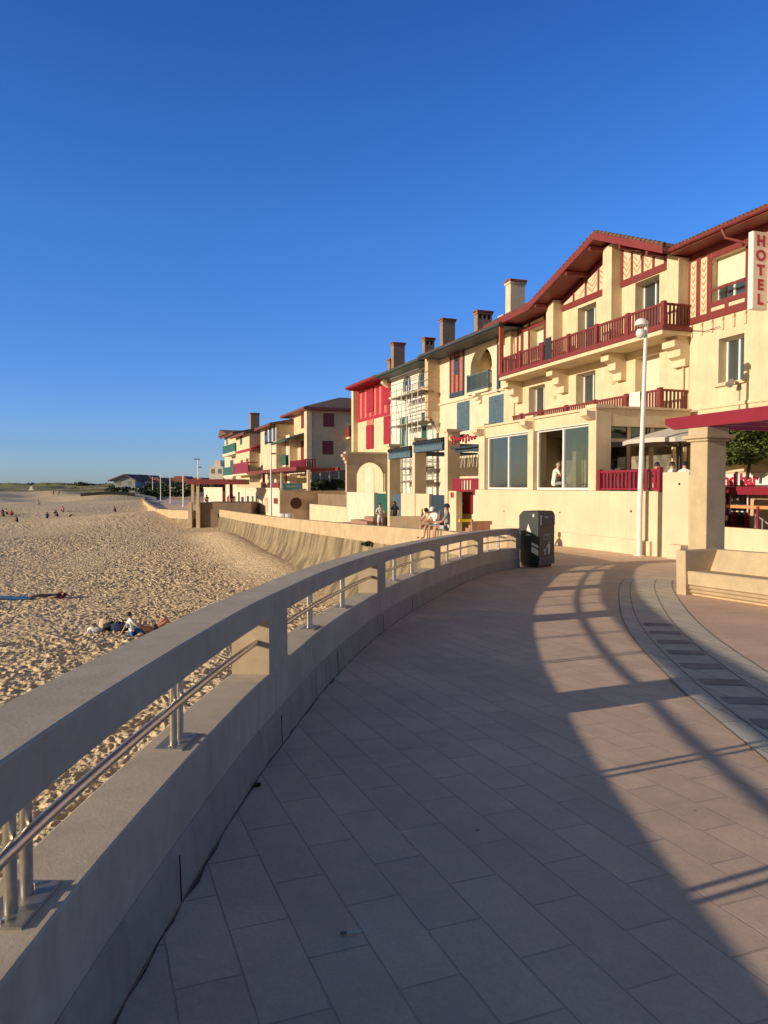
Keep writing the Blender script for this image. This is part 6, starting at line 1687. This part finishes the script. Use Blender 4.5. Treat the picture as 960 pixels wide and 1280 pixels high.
    # hair: cap of the skull behind the face
    m = MB(); c = J['head']+hd*.035-fd*.012; P_ = []
    for i in range(8):
        th = i/7*PI*.60; row = []
        for j in range(13):
            ph = 2*PI*j/12; rr = math.sin(th); v = hd*math.cos(th)*.118+(fd*math.cos(ph)*.112+hrt*math.sin(ph)*.100)*rr
            if math.cos(ph) > .2 and th > .75: v *= .78
            row.append(c+v*(1+.03*math.sin(5*ph+3*th)))
        P_.append(row)
    m.grid(P_); child('hair', m, hair)
    if hairlen:
        m = MB(); m.path([c-fd*.07+hd*.02, c-fd*.10-hd*.10, c-fd*.10-hd*(.10+hairlen)], [.07, .085, .03], 10); child('hair', m, hair)
    if hat:
        m = MB(); rows = []
        for i in range(6):
            th = i/5*PI*.5; rows.append([c+hd*.03+hd*math.cos(th)*.105+(fd*math.cos(2*PI*j/12)+hrt*math.sin(2*PI*j/12))*math.sin(th)*.115 for j in range(13)])
        m.grid(rows); br = hat[1]; q = c+hd*.03; m.prism([(-.075, .09), (.075, .09), (.06, .20), (-.06, .20)], 0, .012, 'z')
        k0 = len(m.v)-8; m.v[k0:] = [tuple(q+hrt*v[0]+fd*v[1]*br+hd*v[2]) for v in m.v[k0:]]
        child('cap', m, hat[0])
    if not far:
        m = MB()
        for s in (-1, 1): e = J['head']+hd*.03+fd*.082+hrt*s*.032; m.lathe((0, 0, 0), [(0, -.009), (.008, -.004), (.008, .004), (0, .009)], 8); k0 = len(m.v)-32; m.v[k0:] = [tuple(e+Vector(v)) for v in m.v[k0:]]
        child('eyes', m, HAIR)
    return o
STAND = dict(pelvis=(0, 0, .93), elL=(-.25, .02, 1.13), elR=(.25, .02, 1.13), wrL=(-.22, .12, .9), wrR=(.22, .12, .9), knL=(-.10, .03, .5), knR=(.11, .06, .5), anL=(-.10, 0, .08), anR=(.12, .0, .08), toL=(-.12, .16, .04), toR=(.15, .16, .04), long=1)
LEDGE = dict(pelvis=(0, 0, .12), bend=(0, .06, 0), bend2=(0, .35, 0), nod=(0, .5, -.1), elL=(-.25, .22, .32), elR=(.25, .22, .32), wrL=(-.12, .42, .30), wrR=(.12, .42, .30), knL=(-.12, .44, .13), knR=(.13, .44, .13), anL=(-.12, .46, -.30), anR=(.14, .50, -.30), toL=(-.13, .62, -.34), toR=(.16, .66, -.34))
GROUND = dict(pelvis=(0, 0, .12), up=(0, -.28, 1), elL=(-.30, -.25, .34), elR=(.30, -.25, .34), wrL=(-.33, -.38, .10), wrR=(.33, -.38, .10), knL=(-.12, .40, .36), knR=(.14, .44, .30), anL=(-.12, .72, .08), anR=(.15, .80, .07), toL=(-.12, .88, .05), toR=(.18, .95, .08))
HUNCH = dict(pelvis=(0, 0, .12), bend=(0, .1, 0), bend2=(0, .5, 0), elL=(-.28, .25, .36), elR=(.28, .25, .36), wrL=(-.10, .42, .40), wrR=(.10, .42, .40), knL=(-.14, .36, .45), knR=(.15, .36, .45), anL=(-.12, .55, .08), anR=(.13, .56, .08), toL=(-.12, .72, .05), toR=(.15, .73, .05))
LIE = dict(pelvis=(0, 0, .12), up=(0, -1, .06), bend2=(0, 0, .10), elL=(-.34, -.36, .12), elR=(.34, -.36, .12), wrL=(-.30, -.12, .10), wrR=(.30, -.12, .10), knL=(-.10, .36, .42), knR=(.12, .40, .36), anL=(-.11, .70, .08), anR=(.14, .78, .08), toL=(-.11, .86, .10), toR=(.16, .94, .10), short=.2, bare=1)
TABLE = dict(pelvis=(0, 0, .12), bend=(0, .05, 0), bend2=(0, .18, 0), elL=(-.26, .14, .38), elR=(.26, .14, .38), wrL=(-.14, .38, .40), wrR=(.14, .38, .40), knL=(-.11, .42, .13), knR=(.11, .42, .13), anL=(-.11, .42, -.30), anR=(.11, .42, -.30), toL=(-.11, .58, -.34), toR=(.11, .58, -.34))
def zsand(x, y): return float(sandz(np.array([x]), np.array([y]))[0])
# trio on the parapet (facing the camera-left / sea)
def par_at(px): 
    for y in np.arange(21, 60, .05):
        x = float(np.interp(y, [p[1] for p in PARP], [p[0] for p in PARP]))
        if 480+F*x/y < px: return Vector((x, y, ZT(y)))
sea_dir = math.radians(110)
q = par_at(558); person('person in grey striped shirt and dark cap seated on the parapet drinking', dict(LEDGE, bend=(0, .02, 0), bend2=(0, .05, 0), nod=(0, .1, 0), elR=(.26, .26, .40), wrR=(.08, .26, .62)), q+Vector((.05, 0, 0)), sea_dir-.3, 1.06, (CGRY, CWHT), hat=(CNAV, 1), group=None)
q = par_at(543); person('person with dark glasses and white top in the middle of the seated trio', dict(LEDGE), q+Vector((.1, .2, 0)), sea_dir+.3, .98, (CWHT, CWHT), hat=(CWHT, .3))
q = par_at(529); person('person in beige top bending forward at the left of the seated trio', dict(LEDGE, bend2=(0, .6, 0), nod=(0, .8, -.2)), q+Vector((.3, .2, 0)), sea_dir+.5, 1.0, (CBEI, CBEI))
# two people behind the parapet
b = at_y(475, 655, 42); person('person in white clothes standing behind the parapet', dict(STAND, elL=(-.27, .08, 1.14), wrL=(-.10, .22, 1.12), elR=(.27, .08, 1.14), wrR=(.10, .22, 1.12)), Vector((b.x, 42, g(42))), PI+.3, .98, (CWHT, CWHT))
b = at_y(494, 655, 42); person('person in black top standing right of the white clothed one', dict(STAND, bend2=(.1, .1, 0)), Vector((b.x, 42.3, g(42)+.08)), PI-.5, 1.0, (CBLK, CBLK), hairlen=.08)
# man seated in the open window of the dining room
uw = A.u(694, 590, TW-.45); pw2 = A.pt(uw, TW-.42, A.z(694, 609, TW-.42)+.02)
person('grey haired person in white vest leaning on the open dining room window sill', dict(TABLE, bend2=(0, .5, 0)), pw2, math.radians(-80), 1.12, (CWHT, CWHT), hair=HAIRG)
# three guests on the open terrace
for px, py, w, lab, mt, hr2 in ((819, 580, 3.6, 'terrace guest in red top behind the red balustrade', CRED, HAIR), (838, 579.5, 3.3, 'terrace guest in white shirt left of the parasol pole', CWHT, HAIR), (855, 579, 3.2, 'dark haired terrace guest in white shirt right of the parasol pole', CWHT, HAIR)):
    u = A.u(px, py, w); z = A.z(px, py, w); person(lab, dict(TABLE), A.pt(u, w, z-.86), sea_dir+PI+(.5 if px > 840 else -.3), 1.0, (mt, CBEI), hair=hr2)
# sunbathers near the wall
b = at_z(164, 797, -3.7); zz = zsand(b.x, b.y); b = at_z(165, 796, zz)
person('young person in white printed shirt and blue shorts sitting on the sand', dict(GROUND, up=(0, -.10, 1), elL=(-.30, -.12, .36), wrL=(-.42, -.25, .08), elR=(.24, .20, .34), wrR=(.16, .42, .34)), Vector((b.x, b.y, zz+.01)), math.radians(-52), 1.0, (CWHT, CBLU))
tmp = [o_ for o_ in bpy.data.objects if o_.get('label', '').startswith('young person')][0]
m = MB().prism([(-.06, .34), (.06, .34), (.07, .5), (-.07, .5)], -.185, -.178, 'w'); m.build('shirt_print', M('teal print', (.12, .28, .27), .9), tmp)
b2 = at_z(186, 793, zz); person('sunbather lying on a dark towel with knees raised', LIE, Vector((b2.x+.1, b2.y+.5, zz+.03)), math.radians(-62), 1.02, (SKINP, CBLK, SKINP, {'skin': SKINP}), hair=HAIR)
P = [[(b2.x-.9+1.9*i/10*1.0, b2.y+.15+.75*j/4+.25*i/10*0-.05*i/10, zz+.035+.012*math.sin(i*1.3+j)) for j in range(5)] for i in range(11)]
solo(MB().grid(P), 'beach_towel', CNAV, 'dark towel under the sunbather with raised knees', 'towel', (b2.x, b2.y+.4, zz))
def bag(label, c, sx, sy, sz, mt, name='beach_bag', group=None, hd=True):
    t = thing(name, label, 'bag', W0, c.x, c.y, c.z, group=group); m = MB(); n = 14; P = []
    for i in range(9):
        v = i/8; rr = math.sin(PI*(.12+.80*v))**.55; P.append([(c.x+sx*rr*math.cos(2*PI*j/n)*(1+.1*math.sin(3*j+i)), c.y+sy*rr*math.sin(2*PI*j/n)*(1+.08*math.cos(2*j)), c.z+sz*v*(1+.07*math.sin(j*2.1))) for j in range(n+1)])
    m.grid(P); m.build('body', mt, t, smooth=True)
    if hd: MB().path([(c.x-sx*.5, c.y, c.z+sz*.9), (c.x-sx*.2, c.y, c.z+sz*1.35), (c.x+sx*.2, c.y, c.z+sz*1.35), (c.x+sx*.5, c.y, c.z+sz*.9)], .018, 6).build('handle', BLK, t, smooth=True)
for px, py, sx, sy, sz, mt, lab in ((150, 790, .36, .25, .38, CNAV, 'navy beach bag nearest the sitting person'), (140, 789, .34, .22, .36, CBLK, 'black beach bag in the middle of the pile'), (133, 786, .28, .2, .42, CBEI, 'beige beach bag behind the black one'), (118, 792, .26, .2, .28, CWHT, 'white beach bag at the left end of the pile'), (112, 794, .14, .12, .16, M('violet cloth', (.42, .36, .52), .9), 'small violet pouch left of the white bag')):
    q = at_z(px, py, zz); bag(lab, Vector((q.x, q.y, zz-.02)), sx, sy, sz, mt)
P = [[(at_z(126, 794, zz).x-.7+1.9*i/10, at_z(126, 794, zz).y-.1+.7*j/4, zz+.04+.015*math.sin(i*1.3+j*2)) for j in range(5)] for i in range(11)]
solo(MB().grid(P), 'beach_towel', CBLK, 'black towel spread under the pile of bags', 'towel', (P[5][2][0], P[5][2][1], zz))
# blue towel with someone lying at its end
q = at_z(20, 748, -3.7); zt3 = zsand(q.x, q.y); q = at_z(20, 749, zt3)
P = [[(q.x-2.2+3.0*i/12, q.y-.55+1.1*j/4+.02*i, zt3+.05+.02*math.sin(i*1.1+j*2)) for j in range(5)] for i in range(13)]
solo(MB().grid(P), 'beach_towel', CBLU, 'bright blue towel spread on the sand at left', 'towel', (q.x, q.y, zt3))
person('person in dark clothes lying on the sand beside the blue towel', dict(LIE, knL=(-.1, .42, .14), knR=(.1, .42, .16), anL=(-.1, .84, .08), anR=(.12, .84, .08), toL=(-.1, .93, .12), toR=(.13, .93, .12), bare=0, short=1, long=1), Vector((q.x+1.55, q.y+.1, zt3+.03)), math.radians(95), 1.0, (CNAV, CBLK))
bag('red beach bag beside the head of the person in dark clothes', Vector((q.x+2.0, q.y+.3, zt3)), .22, .18, .30, CRED)
# far beach people
fp = [(22, 653, 'h', CNAV, 'crouching figure in dark clothes alone on the sand below the others'), (3, 643, 'h', CNAV, 'dark figure at the very left edge of the beach'), (9, 643, 'h', CBEI, 'pale seated figure at the left edge group'), (14, 645, 'h', CRED, 'seated figure in reddish top right in the left edge group'), (5, 646, 'h', CBLK, 'hunched dark figure in front of the left edge group'), (59, 648, 'h', CNAV, 'seated figure in navy, left of the three near the middle'), (69.5, 645, 'h', CNAV, 'seated figure in dark blue in the middle of the beach'), (72, 646, 'h', CBLK, 'seated figure in black leaning to its neighbour'), (87, 646, 'g', CWHT, 'figure in white shorts sitting back on the sand'), (79, 640, 'h', SKINP, 'bare backed figure farther up the sand'), (144.5, 640, 'h', CNAV, 'lone dark seated figure near the sandy mound'), (48, 631, 'g', CBEI, 'reclining figure far up the beach')]
for i, (px, py, k_, mt, lab) in enumerate(fp):
    z = -2.6
    for _ in range(30): q = at_z(px, py, z); z = .6*z+.4*zsand(q.x, min(q.y, 260))
    person(lab, {'h': HUNCH, 's': STAND, 'g': GROUND}[k_], Vector((q.x, q.y, zsand(q.x, q.y))), random.uniform(0, 6), 1.0, (mt, CNAV if i % 2 else CBLK), far=True, group='people scattered on the far beach')
for px, lab in ((67, 'left of two walkers in front of the dunes'), (74, 'right of two walkers in front of the dunes')):
    q = at_y(px, 624, 215); person(lab, dict(STAND, anR=(.1, .3, .1), toR=(.1, .44, .1), knR=(.1, .22, .5)), Vector((q.x, q.y, zsand(q.x, q.y))), 1.2, 1.05, (CRED, CBLK), far=True, group='walkers before the dunes')
for px, py, lab, mt in ((259, 629, 'dark figure seated on top of the stair tower', CBLK), (291, 629, 'second dark figure seated under the red kiosk roof', CNAV)):
    q = at_y(px, py, kY+2); person(lab, HUNCH, Vector((q.x, q.y, kz1)), PI, 1.0, (mt, CBLK), far=True)
# scooters / dark tables at the brown terrace end
for px, lab in ((354, 'left pale covered cafe table by the round red doorway'), (360.5, 'right pale covered cafe table by the round red doorway')):
    q = at_y(px, 645, 60); t = thing('cafe_table', lab, 'table', W0, q.x, q.y, g(60)); c = Vector((q.x, q.y, g(60)))
    MB().lathe(c+Vector((0, 0, .72)), [(0, .03), (.4, .03), (.42, 0), (.44, -.35), (.4, -.35)], 16).build('table_cloth', CWHT, t); MB().tube(c, c+Vector((0, 0, .72)), .04).build('leg', BLK, t)
# a small shrub growing at the parapet foot
q = at_z(470, 681, -.55); q = Vector((-.35+.0, 33.6, -1.0)); w_ = thing('shrub', 'small dark plant growing on top of the concave sea wall', 'shrub', W0, -.6, 34.2, -1.1); leaves('foliage', LEAFD, w_, [(-.75, 34.2, -.9, .18, .15, .13), (-.95, 35, -.98, .16, .2, .07)], 260, .06, seed=8)
